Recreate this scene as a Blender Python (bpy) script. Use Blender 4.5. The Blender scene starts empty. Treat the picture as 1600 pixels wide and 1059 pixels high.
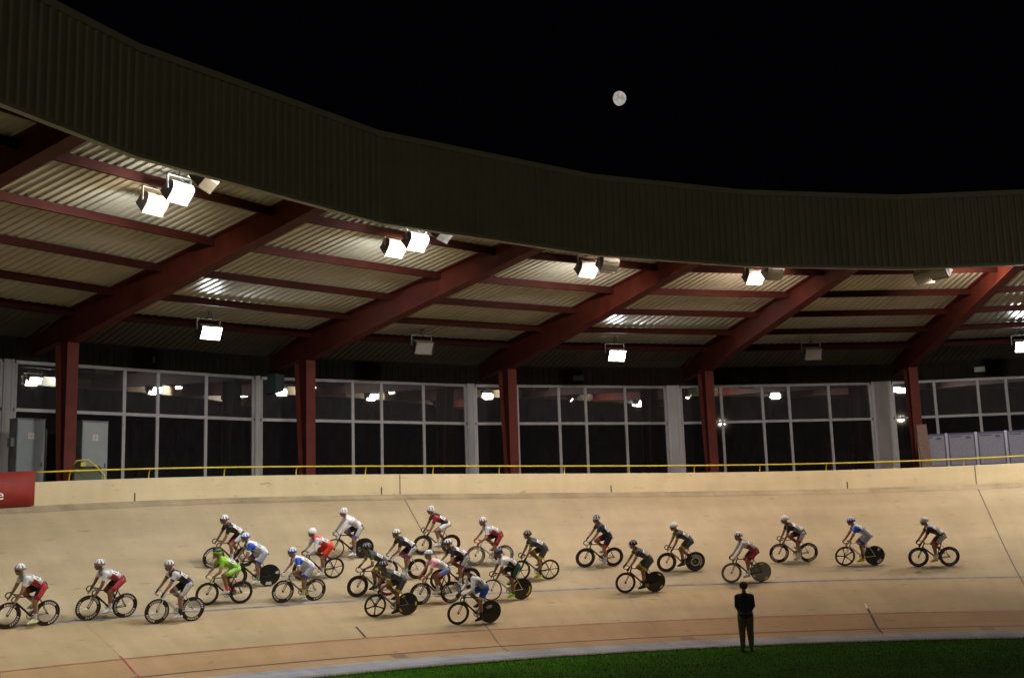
import bpy, math, random
import numpy as np
from mathutils import Vector, Matrix
random.seed(7); rng = np.random.default_rng(7)
R = math.radians
S = bpy.context.scene
C = S.collection

# ------------------------------------------------------------------ camera, sky, exposure
cam_d = bpy.data.cameras.new('camera'); cam = bpy.data.objects.new('camera', cam_d); C.objects.link(cam)
cam_d.sensor_width = 36; cam_d.lens = 40.476; cam_d.clip_start = .1; cam_d.clip_end = 8000
CAMZ = 3.3385
_r = Vector((0.9995353, 0.0049712, -0.0300737)); _u = Vector((0.0304818, -0.1630129, 0.986153)); _b = Vector((0, -0.9866114, -0.1630887))
mw = Matrix((_r, _u, _b)).transposed().to_4x4(); mw.translation = (0, 0, CAMZ); cam.matrix_world = mw
S.camera = cam
W = bpy.data.worlds.new('World'); S.world = W; W.use_nodes = True
bg = W.node_tree.nodes['Background']; bg.inputs[0].default_value = (.75, .5, 1, 1); bg.inputs[1].default_value = .0008
S.view_settings.view_transform = 'Standard'; S.view_settings.look = 'None'; S.view_settings.gamma = 1
S.view_settings.exposure = 0
S.cycles.max_bounces = 8; S.cycles.diffuse_bounces = 5; S.cycles.glossy_bounces = 4
S.cycles.sample_clamp_indirect = 6; S.cycles.use_denoising = True
FLOOD_W = 202; EAVE_W = 30; OPP_W = 480

# ------------------------------------------------------------------ materials
def lin(c): return tuple(((x/255)/12.92 if x/255 <= .04045 else ((x/255+.055)/1.055)**2.4) for x in c)
_M = {}
def mat(name, col, rough=.6, metal=0, emit=0, noise=0, nscale=8, bump=0, bscale=40, spec=.5, coords='Object', stretch=(1, 1, 1), ior=None, detail=5):
    if name in _M: return _M[name]
    m = bpy.data.materials.new(name); m.use_nodes = True; nt = m.node_tree; b = nt.nodes['Principled BSDF']
    b.inputs['Base Color'].default_value = (*col, 1); b.inputs['Roughness'].default_value = rough
    b.inputs['Metallic'].default_value = metal; b.inputs['Specular IOR Level'].default_value = spec
    if ior: b.inputs['IOR'].default_value = ior
    if emit: b.inputs['Emission Color'].default_value = (*col, 1); b.inputs['Emission Strength'].default_value = emit
    if noise or bump:
        tc = nt.nodes.new('ShaderNodeTexCoord'); mp = nt.nodes.new('ShaderNodeMapping'); mp.inputs['Scale'].default_value = stretch
        nt.links.new(tc.outputs[coords], mp.inputs[0])
    if noise:
        n = nt.nodes.new('ShaderNodeTexNoise'); n.inputs['Scale'].default_value = nscale; n.inputs['Detail'].default_value = detail
        nt.links.new(mp.outputs[0], n.inputs['Vector'])
        r = nt.nodes.new('ShaderNodeValToRGB'); r.color_ramp.elements[0].position = .3; r.color_ramp.elements[1].position = .7
        r.color_ramp.elements[0].color = (*[c*(1-noise) for c in col], 1); r.color_ramp.elements[1].color = (*[min(1, c*(1+noise)) for c in col], 1)
        nt.links.new(n.outputs[0], r.inputs[0]); nt.links.new(r.outputs[0], b.inputs['Base Color'])
    if bump:
        n2 = nt.nodes.new('ShaderNodeTexNoise'); n2.inputs['Scale'].default_value = bscale; n2.inputs['Detail'].default_value = 4
        bp = nt.nodes.new('ShaderNodeBump'); bp.inputs['Strength'].default_value = bump; bp.inputs['Distance'].default_value = .02
        nt.links.new(mp.outputs[0], n2.inputs['Vector']); nt.links.new(n2.outputs[0], bp.inputs['Height']); nt.links.new(bp.outputs[0], b.inputs['Normal'])
    _M[name] = m
    return m

def concrete(name, col, col2, dirt=.13):
    """poured concrete with long wear bands (UV: u along the lap, v up the bank, metres)"""
    m = bpy.data.materials.new(name); m.use_nodes = True; nt = m.node_tree; N = nt.nodes; L = nt.links; b = N['Principled BSDF']
    b.inputs['Roughness'].default_value = .75; b.inputs['Specular IOR Level'].default_value = .25
    uv = N.new('ShaderNodeUVMap')
    def nz(scale, sx, sy, det=5, w=0):
        mp = N.new('ShaderNodeMapping'); mp.inputs['Scale'].default_value = (sx, sy, 1); mp.inputs['Location'].default_value = (w, w*.37, 0)
        n = N.new('ShaderNodeTexNoise'); n.inputs['Scale'].default_value = scale; n.inputs['Detail'].default_value = det
        L.new(uv.outputs[0], mp.inputs[0]); L.new(mp.outputs[0], n.inputs['Vector']); return n.outputs[0]
    def ramp(x, a, b2, c0, c1):
        r = N.new('ShaderNodeValToRGB'); e = r.color_ramp.elements; e[0].position = a; e[1].position = b2; e[0].color = (*c0, 1); e[1].color = (*c1, 1)
        L.new(x, r.inputs[0]); return r.outputs[0]
    def mix(mode, f, a, b2):
        x = N.new('ShaderNodeMix'); x.data_type = 'RGBA'; x.blend_type = mode
        if isinstance(f, float): x.inputs[0].default_value = f
        else: L.new(f, x.inputs[0])
        L.new(a, x.inputs[6])
        if isinstance(b2, tuple): x.inputs[7].default_value = (*b2, 1)
        else: L.new(b2, x.inputs[7])
        return x.outputs[2]
    base = ramp(nz(.35, 1, 1.4, 3), .35, .68, col, col2)
    d = 1-dirt
    c = mix('MULTIPLY', 1., base, ramp(nz(1.0, .10, 1.5, 6, 3), .3, .68, (d+.03, d+.02, d), (1, 1, 1)))      # long lap-wise streaks
    c = mix('MULTIPLY', 1., c, ramp(nz(1.0, 2.2, .35, 5, 9), .38, .6, (1-dirt*.5,)*3, (1, 1, 1)))           # run-off streaks down the bank
    c = mix('MULTIPLY', 1., c, ramp(nz(.9, 1, 1, 8, 5), .3, .55, (1-dirt*.7,)*3, (1, 1, 1)))               # blotches
    c = mix('MULTIPLY', 1., c, ramp(nz(22, 1, 1, 3, 1), .3, .6, (1-dirt*.45,)*3, (1.0, 1.0, 1.0)))            # grain
    c = mix('MULTIPLY', 1., c, ramp(nz(5, .35, 1, 2, 2), .66, .74, (1, 1, 1), (.72, .7, .66)))              # scuffs
    L.new(c, b.inputs['Base Color'])
    bp = N.new('ShaderNodeBump'); bp.inputs['Strength'].default_value = .25; bp.inputs['Distance'].default_value = .01
    L.new(nz(30, 1, 1), bp.inputs['Height']); L.new(bp.outputs[0], b.inputs['Normal'])
    return m

# ------------------------------------------------------------------ mesh builder
class MB:
    def __init__(s): s.v = []; s.f = []; s.m = []; s.uv = None
    def add(s, vs, fs, mi=0):
        k = len(s.v); s.v += [tuple(p) for p in vs]; s.f += [tuple(i+k for i in f) for f in fs]; s.m += [mi]*len(fs)
    def box(s, c, d, mi=0, rot=None):
        c = Vector(c); vs = []
        for x in (-.5, .5):
            for y in (-.5, .5):
                for z in (-.5, .5):
                    p = Vector((x*d[0], y*d[1], z*d[2]))
                    if rot is not None: p = rot @ p
                    vs.append(c+p)
        s.add(vs, [(0, 1, 3, 2), (4, 6, 7, 5), (0, 4, 5, 1), (2, 3, 7, 6), (0, 2, 6, 4), (1, 5, 7, 3)], mi)
    def tube(s, pts, r, n=8, mi=0, cap=True, closed=False):
        pts = [Vector(p) for p in pts]; k = len(s.v); N = len(pts); up = None; rr = r if isinstance(r, (list, tuple)) else [r]*N
        vs = []
        for i, p in enumerate(pts):
            if closed: t = (pts[(i+1) % N]-pts[i-1]).normalized()
            else: t = (pts[min(i+1, N-1)]-pts[max(i-1, 0)]).normalized()
            if up is None: up = Vector((0, 0, 1)) if abs(t.z) < .9 else Vector((1, 0, 0))
            a = (up-t*up.dot(t)).normalized(); b = t.cross(a); up = a
            for j in range(n):
                th = 2*math.pi*j/n; vs.append(p+(a*math.cos(th)+b*math.sin(th))*rr[i])
        fs = []
        for i in range(N if closed else N-1):
            for j in range(n):
                i2 = (i+1) % N; fs.append((i*n+j, i*n+(j+1) % n, i2*n+(j+1) % n, i2*n+j))
        if cap and not closed: fs += [tuple(range(n))[::-1], tuple((N-1)*n+j for j in range(n))]
        s.add(vs, fs, mi)
    def prism(s, poly, a, b, mi=0):
        """poly: function offset -> point; extrude list of 3D points 'a' to list 'b' (same count), closed"""
        n = len(a); s.add(list(a)+list(b), [tuple(range(n))[::-1], tuple(range(n, 2*n))]+[(i, (i+1) % n, n+(i+1) % n, n+i) for i in range(n)], mi)
    def loft(s, rows, mi=0, closed=False):
        n = len(rows[0]); vs = [p for r in rows for p in r]; fs = []
        for i in range(len(rows)-1):
            for j in range(n if closed else n-1):
                fs.append((i*n+j, i*n+(j+1) % n, (i+1)*n+(j+1) % n, (i+1)*n+j))
        s.add(vs, fs, mi)
    def ellipsoid(s, c, r, nu=12, nv=8, mi=0, rot=None):
        rows = []
        for i in range(nv+1):
            t = math.pi*i/nv; row = []
            for j in range(nu):
                a = 2*math.pi*j/nu; p = Vector((r[0]*math.sin(t)*math.cos(a), r[1]*math.sin(t)*math.sin(a), r[2]*math.cos(t)))
                if rot is not None: p = rot @ p
                row.append(Vector(c)+p)
            rows.append(row)
        s.loft(rows, mi, True)
    def mesh(s, name, smooth=False):
        me = bpy.data.meshes.new(name); me.from_pydata([tuple(p) for p in s.v], [], s.f)
        me.polygons.foreach_set('material_index', s.m)
        if s.uv is not None:
            l = me.uv_layers.new(name='UVMap'); vi = np.empty(len(me.loops), int); me.loops.foreach_get('vertex_index', vi)
            l.data.foreach_set('uv', np.array(s.uv, dtype=np.float32)[vi].ravel())
        if smooth: me.polygons.foreach_set('use_smooth', [True]*len(me.polygons))
        me.update(); return me
    def build(s, name, mats, parent=None, smooth=False, fix=True):
        me = s.mesh(name, smooth)
        for m in (mats if isinstance(mats, (list, tuple)) else [mats]): me.materials.append(m)
        if fix: fixn(me)
        return link(name, me, parent)
import bmesh
from mathutils.bvhtree import BVHTree
def fixn(me):
    b = bmesh.new(); b.from_mesh(me); bmesh.ops.recalc_face_normals(b, faces=b.faces); b.to_mesh(me); b.free()
def link(name, data, parent=None):
    o = bpy.data.objects.new(name, data); C.objects.link(o)
    if parent: o.parent = parent
    return o
def tag(o, label=None, cat=None, group=None, kind=None):
    if label: o['label'] = label
    if cat: o['category'] = cat
    if group: o['group'] = group
    if kind: o['kind'] = kind
    return o
def empty(name, loc=(0, 0, 0), label=None, cat=None, group=None):
    o = bpy.data.objects.new(name, None); C.objects.link(o); o.location = loc; o.empty_display_size = .2
    return tag(o, label, cat, group)

# ------------------------------------------------------------------ survey of the velodrome (metres; turn centre CT, stand centre CB)
CT = np.array((9.2516, 7.2702)); CB = np.array((17.7676, 6.0401))
RINGS = {  # radius, height polynomial in (angle-105)/30, valid angles
 'wt': (37.862, [-.37252, -.28644, .27783, 5.42382], 72, 133), 'rail': (37.862, [-.37667, -.28574, .30798, 5.73047], 72, 133),
 'wb': (37.862, [-.35444, -.27776, .25233, 4.69645], 72, 133), 'blue': (31.172, [-.05465, -.00166, 1.39608], 74, 137),
 'red': (28.564, [-.00482, .02254, .51833], 75, 140), 'black': (27.576, [.03337, .0189, .13886], 76, 134),
 'inn': (26.985, [.03, .012, .06], 76, 129), 'grass': (25.459, [0, 0, .01], 77, 125)}
def zr(k, a):
    r, c, lo, hi = RINGS[k]; return float(np.polyval(c, (min(max(a, lo), hi)-105)/30))
KS = ['grass', 'inn', 'black', 'red', 'blue', 'wb']; RR = [RINGS[k][0] for k in KS]
def surf(r, a):
    Y = [zr(k, a) for k in KS]; X = RR; n = 6; h = [X[i+1]-X[i] for i in range(5)]; d = [(Y[i+1]-Y[i])/h[i] for i in range(5)]
    m = [d[0]]+[0]*4+[d[4]]
    for i in range(1, 5): m[i] = 0 if d[i-1]*d[i] <= 0 else 3*(h[i-1]+h[i])/((2*h[i]+h[i-1])/d[i-1]+(h[i]+2*h[i-1])/d[i])
    if r <= X[0]: return Y[0]
    if r >= X[-1]: return Y[-1]+m[-1]*(r-X[-1])
    i = max(j for j in range(5) if X[j] <= r); t = (r-X[i])/h[i]
    return (1+2*t)*(1-t)**2*Y[i]+t*(1-t)**2*h[i]*m[i]+t*t*(3-2*t)*Y[i+1]+t*t*(t-1)*h[i]*m[i+1]
def P(r, a, z): return (CT[0]+r*math.cos(R(a)), CT[1]+r*math.sin(R(a)), z)
def PS(r, a, dz=0): return P(r, a, surf(r, a)+dz)
A0, A1 = 38, 168

def ring_sheet(name, radii, a0, a1, da, mats, zone=None, dz=0, below=None):
    b = MB(); b.uv = []; na = int(round((a1-a0)/da))+1; n = len(radii)
    for i in range(na):
        a = a0+(a1-a0)*i/(na-1)
        for r in radii:
            b.v.append(PS(r, a, dz)); b.uv.append((R(a)*32, r))
    for i in range(na-1):
        for j in range(n-1):
            b.f.append((i*n+j, i*n+j+1, (i+1)*n+j+1, (i+1)*n+j)); b.m.append(zone((radii[j]+radii[j+1])/2) if zone else 0)
    o = b.build(name, mats, fix=False); 
    # faces must look up
    if o.data.polygons[0].normal.z < 0: o.data.flip_normals()
    return o

m_up = concrete('track_concrete_upper', (.385, .31, .195), (.435, .355, .225))
m_mid = concrete('track_concrete_mid', (.40, .305, .175), (.46, .35, .205))  # red to blue line: warm lamp tint put into the concrete colour
m_lane = concrete('track_concrete_lane', (.385, .25, .13), (.44, .29, .155))
m_apr = concrete('apron_paint', (.36, .38, .43), (.44, .455, .50), .3)
m_gut = concrete('gutter_concrete', (.25, .23, .21), (.32, .30, .27), .3)
rad = [26.985, 27.28, 27.576, 27.9, 28.23, 28.564]+[28.564+(31.172-28.564)*i/6 for i in range(1, 7)]+[31.172+(37.862-31.172)*i/16 for i in range(1, 17)]
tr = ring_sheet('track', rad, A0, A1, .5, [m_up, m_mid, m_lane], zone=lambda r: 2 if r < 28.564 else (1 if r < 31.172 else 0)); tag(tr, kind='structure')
ap = ring_sheet('apron', [25.78, 26.2, 26.6, 26.985], A0, A1, .5, [m_apr]); tag(ap, kind='structure')
gu = ring_sheet('gutter', [25.3, 25.55, 25.78], A0, A1, .5, [m_gut]); tag(gu, kind='structure')
def line(name, r, w, m, a0=A0, a1=A1, dz=.004):
    o = ring_sheet(name, [r-w/2, r+w/2], a0, a1, .5, [m], dz=dz); tag(o, kind='structure'); return o
line('blue_line', 31.172, .10, mat('paint_blue', (.17, .17, .20), .6, noise=.35, nscale=3))
line('red_line', 28.564, .07, mat('paint_red', (.30, .12, .06), .6, noise=.25, nscale=3))
line('black_line', 27.576, .065, mat('paint_black', (.045, .035, .028), .6, noise=.4, nscale=3))
m_joint = mat('joint_sealant', (.10, .085, .065), .8); m_tick = mat('tick_paint', (.02, .018, .02), .6); m_redp = mat('tick_red', (.30, .05, .05), .6); m_wp = mat('tick_white', (.6, .58, .55), .6)
def radial(name, a, r0, r1, w, m, dz=.005, a2=None):
    b = MB(); n = max(2, int((r1-r0)/.25)); rows = []
    for i in range(n+1):
        r = r0+(r1-r0)*i/n; h = w/2/r*180/math.pi; q = a if a2 is None else a+(a2-a)*i/n; rows.append([PS(r, q+h, dz), PS(r, q-h, dz)])
    b.loft(rows); o = b.build(name, m, fix=False)
    if o.data.polygons[0].normal.z < 0: o.data.flip_normals()
    tag(o, kind='structure'); return o
for a in (110.85, 77.45, 144.2, 60.5): radial('expansion_joint', a, 26.99, 37.85, .035, m_joint)
radial('painted_line', 131.42, 27.0, 28.75, .06, m_redp); radial('expansion_joint', 131.42, 28.75, 32.0, .015, mat('joint_faint', (.24, .19, .12), .8))
radial('painted_line', 118.2, 28.6, 29.35, .06, m_tick); radial('painted_line', 87.45, 27.0, 28.95, .065, m_tick, .006, 87.27); radial('painted_line', 87.27, 28.95, 29.3, .045, m_wp, .006, 87.22)
for a in (117.6, 99.75, 81.5):    # worn distance marks beside the black line
    for i in range(6): radial('painted_mark', a-.26*i*.55, 27.08, 27.5, .028+.012*(i % 2), mat('mark_paint', (.13, .10, .08), .7), .006)

# faint looping tyre marks on the bank
m_tm = mat('tyre_smear', (.31, .25, .16), .8, noise=.2, nscale=4)
def loop_mark(a, r, rx, ry, t0, t1, w=.035):
    b = MB(); rows = []; n = 30
    for i in range(n+1):
        t = R(t0+(t1-t0)*i/n); row = []
        for q in (-w/2, w/2): rr_ = r+(ry+q)*math.sin(t); aa_ = a+math.degrees(((rx+q)*math.cos(t))/r); row.append(PS(rr_, aa_, .004))
        rows.append(row)
    b.loft(rows); o = b.build('tyre_mark', m_tm, fix=False)
    if o.data.polygons[0].normal.z < 0: o.data.flip_normals()
    tag(o, kind='structure')
for q in ((102.6, 32.0, .62, .62, 20, 340), (101.0, 31.9, .55, .5, 150, 400), (100.6, 29.9, .9, 1.1, 60, 320), (99.8, 29.8, .7, 1.2, -60, 200), (97.2, 31.9, .6, .7, 0, 250), (86.0, 32.5, 2.2, .5, 20, 160), (124, 31.8, 1.6, .45, 200, 340), (112.6, 29.6, 1.9, .6, 10, 170)): loop_mark(*q)

# infield
m_grass = mat('lawn', (.035, .12, .002), .95, spec=.08, noise=.22, nscale=.7, bump=.2, bscale=60)
b = MB(); N = 180; ring = [P(25.32, 360*i/N, 0) for i in range(N)]
b.add([(CT[0], CT[1], 0)]+ring, [(0, 1+i, 1+(i+1) % N) for i in range(N)]); tag(b.build('infield', m_grass), kind='structure')
b = MB(); ring = [(CT[0]+400*math.cos(2*math.pi*i/N), CT[1]+400*math.sin(2*math.pi*i/N), -.4) for i in range(N)]
b.add([(CT[0], CT[1], -.4)]+ring, [(0, 1+i, 1+(i+1) % N) for i in range(N)]); tag(b.build('ground', mat('ground_soil', (.03, .045, .015), .95, noise=.3)), kind='structure')
# grass blades over the strip of lawn in view
nb = 60000; a = np.radians(rng.uniform(66, 134, nb)); r = 25.42-rng.random(nb)**1.3*7.5; r[:9000] = 25.36-rng.random(9000)*.25+.12*rng.random(9000)**3
x = CT[0]+r*np.cos(a); y = CT[1]+r*np.sin(a); h = rng.uniform(.02, .055, nb); w = rng.uniform(.004, .009, nb); t = rng.uniform(0, 2*np.pi, nb); lx = rng.normal(0, .018, nb); ly = rng.normal(0, .018, nb)
V = np.empty((nb, 3, 3)); V[:, 0] = np.stack([x-w*np.cos(t), y-w*np.sin(t), 0*x], 1); V[:, 1] = np.stack([x+w*np.cos(t), y+w*np.sin(t), 0*x], 1); V[:, 2] = np.stack([x+lx, y+ly, h], 1)
me = bpy.data.meshes.new('grass'); me.vertices.add(nb*3); me.vertices.foreach_set('co', V.ravel()); me.loops.add(nb*3); me.loops.foreach_set('vertex_index', np.arange(nb*3))
me.polygons.add(nb); me.polygons.foreach_set('loop_start', np.arange(nb)*3); me.polygons.foreach_set('loop_total', np.full(nb, 3)); me.update(); me.materials.append(mat('grass_blade', (.045, .15, .003), .8, spec=.04, noise=.22, nscale=.8))
tag(link('grass', me), kind='stuff')

# ------------------------------------------------------------------ perimeter wall, rail
m_wall = concrete('wall_render', (.56, .47, .29), (.62, .52, .33), .12)
wall = empty('perimeter_wall', P(37.9, 105, 4.6), 'low cream rendered concrete wall along the top edge of the banked track', 'wall'); wl = Vector(wall.location)
b = MB(); b.uv = []
aa = np.arange(A0, A1+.01, .5)
prof = lambda a: [(37.85, zr('wb', a)-.6), (37.85, zr('wt', a)), (37.87, zr('wt', a)+.012), (38.06, zr('wt', a)+.012), (38.07, zr('wt', a)), (38.07, 4.0)]
for a in aa:
    for i, (r, z) in enumerate(prof(a)): b.v.append(tuple(Vector(P(r, a, z))-wl)); b.uv.append((R(a)*38, z))
for i in range(len(aa)-1):
    for j in range(5): b.f.append((i*6+j, i*6+j+1, (i+1)*6+j+1, (i+1)*6+j)); b.m.append(0)
b.build('wall', m_wall, wall)
def wallbit(name, a, z0, z1, w, m, d=.004):
    b = MB(); h = w/2/37.85*180/math.pi
    b.add([Vector(P(37.85-d, a+s*h, z))-wl for s, z in ((1, z0), (-1, z0), (-1, z1), (1, z1))]+[Vector(P(37.849, a+s*h, z))-wl for s, z in ((1, z0), (-1, z0), (-1, z1), (1, z1))],
          [(0, 1, 2, 3), (4, 7, 6, 5), (0, 4, 5, 1), (1, 5, 6, 2), (2, 6, 7, 3), (3, 7, 4, 0)]); b.build(name, m, wall)
for a in (110.95, 77.42): wallbit('joint', a, zr('wb', a), zr('wt', a), .04, m_joint)
for a in (125.22, 112.01, 98.53, 84.62): wallbit('tick', a, zr('wb', a)-.02, zr('wb', a)+.27, .045, m_tick)
for a in (125.22, 112.01, 98.53, 84.62): radial('painted_line', a, 37.6, 37.83, .05, m_tick)
m_kerb = concrete('kerb_worn', (.42, .35, .23), (.47, .39, .26), .35)
o = ring_sheet('kerb', [37.45, 37.845], A0, A1, .5, [m_kerb], dz=.012); tag(o, kind='structure')

m_yel = mat('rail_paint', (.55, .42, .01), .35, noise=.15, nscale=6)
rail = empty('handrail', P(37.95, 105, 5.4), 'yellow tubular steel handrail on curved posts along the wall top', 'railing'); rl = Vector(rail.location)
b = MB(); b.tube([Vector(P(37.80, a, zr('rail', a)-.01))-rl for a in np.arange(A0, 130.05, 1.0)], .026, 8); b.build('rail', m_yel, rail, True)
for k in range(-1, 24):
    a = 128.3525-3.8756*k
    if a > 130.1 or a < A0: continue
    zt = zr('wt', a); zz = zr('rail', a)-zt
    b = MB(); b.tube([Vector(P(rr_, a, zt+f*zz))-rl for rr_, f in ((37.99, -.0), (38.0, .25), (37.97, .55), (37.90, .82), (37.80, .97))], .02, 8); b.build('post', m_yel, rail, True)

# banner over the rail, far left
b = MB(); ban = empty('banner', P(37.8, 132, 5), 'red advertising banner with a white letter hung over rail and wall at far left', 'banner'); bl = Vector(ban.location)
rows = []
for a in np.arange(130.05, 140.1, .25):
    w_ = .006*math.sin(a*9)
    rows.append([Vector(P(37.76+w_, a, zr('wb', a)+.02))-bl, Vector(P(37.765-w_*.5, a, (zr('wb', a)+zr('rail', a))/2))-bl, Vector(P(37.75+w_, a, zr('rail', a)+.03))-bl, Vector(P(37.86, a, zr('rail', a)+.03))-bl, Vector(P(37.86, a, zr('wt', a)+.02))-bl])
b.loft(rows); bo = b.build('cloth', mat('banner_vinyl', (.21, .013, .006), .7, noise=.15, nscale=3), ban, True); bo.modifiers.new('s', 'SOLIDIFY').thickness = .004
def text_mesh(txt, size, ext=.002):
    cu = bpy.data.curves.new('t', 'FONT'); cu.body = txt; cu.size = size; cu.extrude = ext; cu.align_x = 'CENTER'
    o = bpy.data.objects.new('t', cu); C.objects.link(o); dg = bpy.context.evaluated_depsgraph_get(); me = bpy.data.meshes.new_from_object(o.evaluated_get(dg)); bpy.data.objects.remove(o); return me
me = text_mesh('e', .42); me.materials.append(mat('white_print', (.75, .75, .75), .5)); t_ = link('lettering', me, ban)
a = 131.6; n_ = Vector((-math.cos(R(a)), -math.sin(R(a)), 0)); x_ = Vector((math.sin(R(a)), -math.cos(R(a)), 0))
t_.matrix_local = Matrix.Translation(Vector(P(37.735, a, 4.72))-bl) @ Matrix((x_, Vector((0, 0, 1)), n_)).transposed().to_4x4()

# ------------------------------------------------------------------ grandstand
SC = 1.05
def bz(z): return CAMZ+(z-CAMZ)*SC
def B(p): return np.array((p[0]*SC, p[1]*SC, bz(p[2])))
RC, RW = 44.457*SC, 47.907*SC
def PB(r, a, z): return Vector((CB[0]+r*math.cos(R(a)), CB[1]+r*math.sin(R(a)), z))
ZT, ZC, ZF, ZFT = bz(11.138), bz(9.84), bz(11.138), bz(13.56)
DECK = 4.75
cols = [B((x, y, 0))[:2] for x, y in ((-27.6, 20.9), (-20.02, 30.48), (-14.413, 37.29), (-7.591, 42.841), (-.038, 46.848), (8.474, 49.4), (17.57, 50.205), (26.35, 49.2), (34.9, 46.3))]
tips = [B((x, y, 0))[:2] for x, y in ((-12.6, 14.5), (-8.266, 21.476), (-4.382, 26.886), (.945, 31.672), (5.688, 34.3), (10.943, 35.586), (16.241, 35.718), (21.6, 34.9), (27.0, 33.2))]
kinks = [B((x, y, 0))[:2] for x, y in ((-13.4, 9.9), (-10.55, 16.17), (-7.602, 22.65), (-3.243, 28.369), (2.49, 32.601), (7.328, 34.695), (12.511, 35.8), (17.8, 35.6), (23.0, 34.6), (29.5, 31.9))]
st = empty('grandstand', (0, 50, DECK), 'curved covered grandstand with red steel frame, corrugated roof and deep dark fascia', 'grandstand'); so = Vector(st.location)
m_red = mat('steel_red', (.078, .016, .009), .6, noise=.25, nscale=1.5, spec=.15)
m_red2 = mat('steel_red_column', (.085, .017, .011), .65, spec=.15, noise=.2, nscale=2)
m_purl = mat('purlin_red', (.038, .008, .005), .7, noise=.2, nscale=2, spec=.1)
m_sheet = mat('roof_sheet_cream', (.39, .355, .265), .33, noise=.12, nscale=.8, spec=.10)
m_fas = mat('fascia_sheet', (.225, .21, .145), .5, noise=.10, nscale=1.2)
m_trim = mat('fascia_trim', (.25, .245, .18), .45)
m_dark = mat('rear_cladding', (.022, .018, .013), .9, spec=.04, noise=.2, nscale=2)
m_frame = mat('window_frame_paint', (.30, .29, .295), .45, noise=.12, nscale=4)
m_panel = mat('grey_panel', (.34, .335, .34), .55, noise=.2, nscale=1.5, stretch=(1, 1, .3))
HC, HT = 1.13*SC, .62*SC      # beam depth at column and at tip
def v3(xy, z): return Vector((xy[0], xy[1], z))
def rail_beam(b, p0, p1, zb0, zb1, zt0, zt1, w, side, tf=.035):
    d = (p1-p0); d.z = 0; d.normalize(); s = Vector((-d.y, d.x, 0))
    def quad(o0, o1, za0, za1, zb0_, zb1_):
        b.add([v for p, za, zb_ in ((p0, za0, zb0_), (p1, za1, zb1_)) for v in (Vector((p.x, p.y, za))+s*o0, Vector((p.x, p.y, za))+s*o1, Vector((p.x, p.y, zb_))+s*o1, Vector((p.x, p.y, zb_))+s*o0)],
              [(0, 1, 2, 3), (7, 6, 5, 4), (0, 4, 5, 1), (1, 5, 6, 2), (2, 6, 7, 3), (3, 7, 4, 0)])
    quad(-w/2, w/2, zb0, zb1, zb0+tf, zb1+tf)
    quad(-.02, .02, zb0+tf, zb1+tf, zt0-tf, zt1-tf)
    quad(-w/2, w/2, zt0-tf, zt1-tf, zt0, zt1)
FW = .40
for i, (c, t) in enumerate(zip(cols, tips)):
    c3, t3 = v3(c, 0), v3(t, 0); d = (t3-c3).normalized()
    b = MB(); rail_beam(b, c3-so, t3-so-d*.05, ZC-so.z, ZT-so.z, ZC+HC-so.z, ZT+HT-so.z, FW, 0)
    b.build('roof_beam', m_red, st)
    # tapered I column
    b = MB(); s = Vector((-d.y, d.x, 0)); zb, zt = DECK-so.z, ZC-so.z
    def pt(u, v, z): q = c3-so+d*u+s*v; return Vector((q.x, q.y, z))
    for (u0b, u1b, u0t, u1t, v) in ((-.03, 0, -.03, 0, FW/2), (-.52, -.03, -1.02, -.03, .02), (-.55, -.52, -1.05, -1.02, FW/2)):
        A = [pt(u0b, -v, zb), pt(u1b, -v, zb), pt(u1b, v, zb), pt(u0b, v, zb)]; Bq = [pt(u0t, -v, zt), pt(u1t, -v, zt), pt(u1t, v, zt), pt(u0t, v, zt)]
        b.prism(None, A, Bq)
    # knee block between column head and roof
    A = [pt(-1.05, -.02, zt), pt(0, -.02, zt), pt(0, .02, zt), pt(-1.05, .02, zt)]; Bq = [pt(-1.05, -.02, zt+HC), pt(0, -.02, zt+HC), pt(0, .02, zt+HC), pt(-1.05, .02, zt+HC)]
    b.prism(None, A, Bq); b.build('column', m_red2, st)
    # rear stub rafter down to the glazed wall
    back = c3-d*(RW-RC+.9)
    b = MB(); rail_beam(b, c3-so-d*1.0, back-so, ZC-so.z+.1, bz(9.75)-so.z, ZC+HC-so.z-.02, bz(10.3)-so.z, FW*.8, 0); b.build('rear_rafter', m_red, st)

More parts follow.
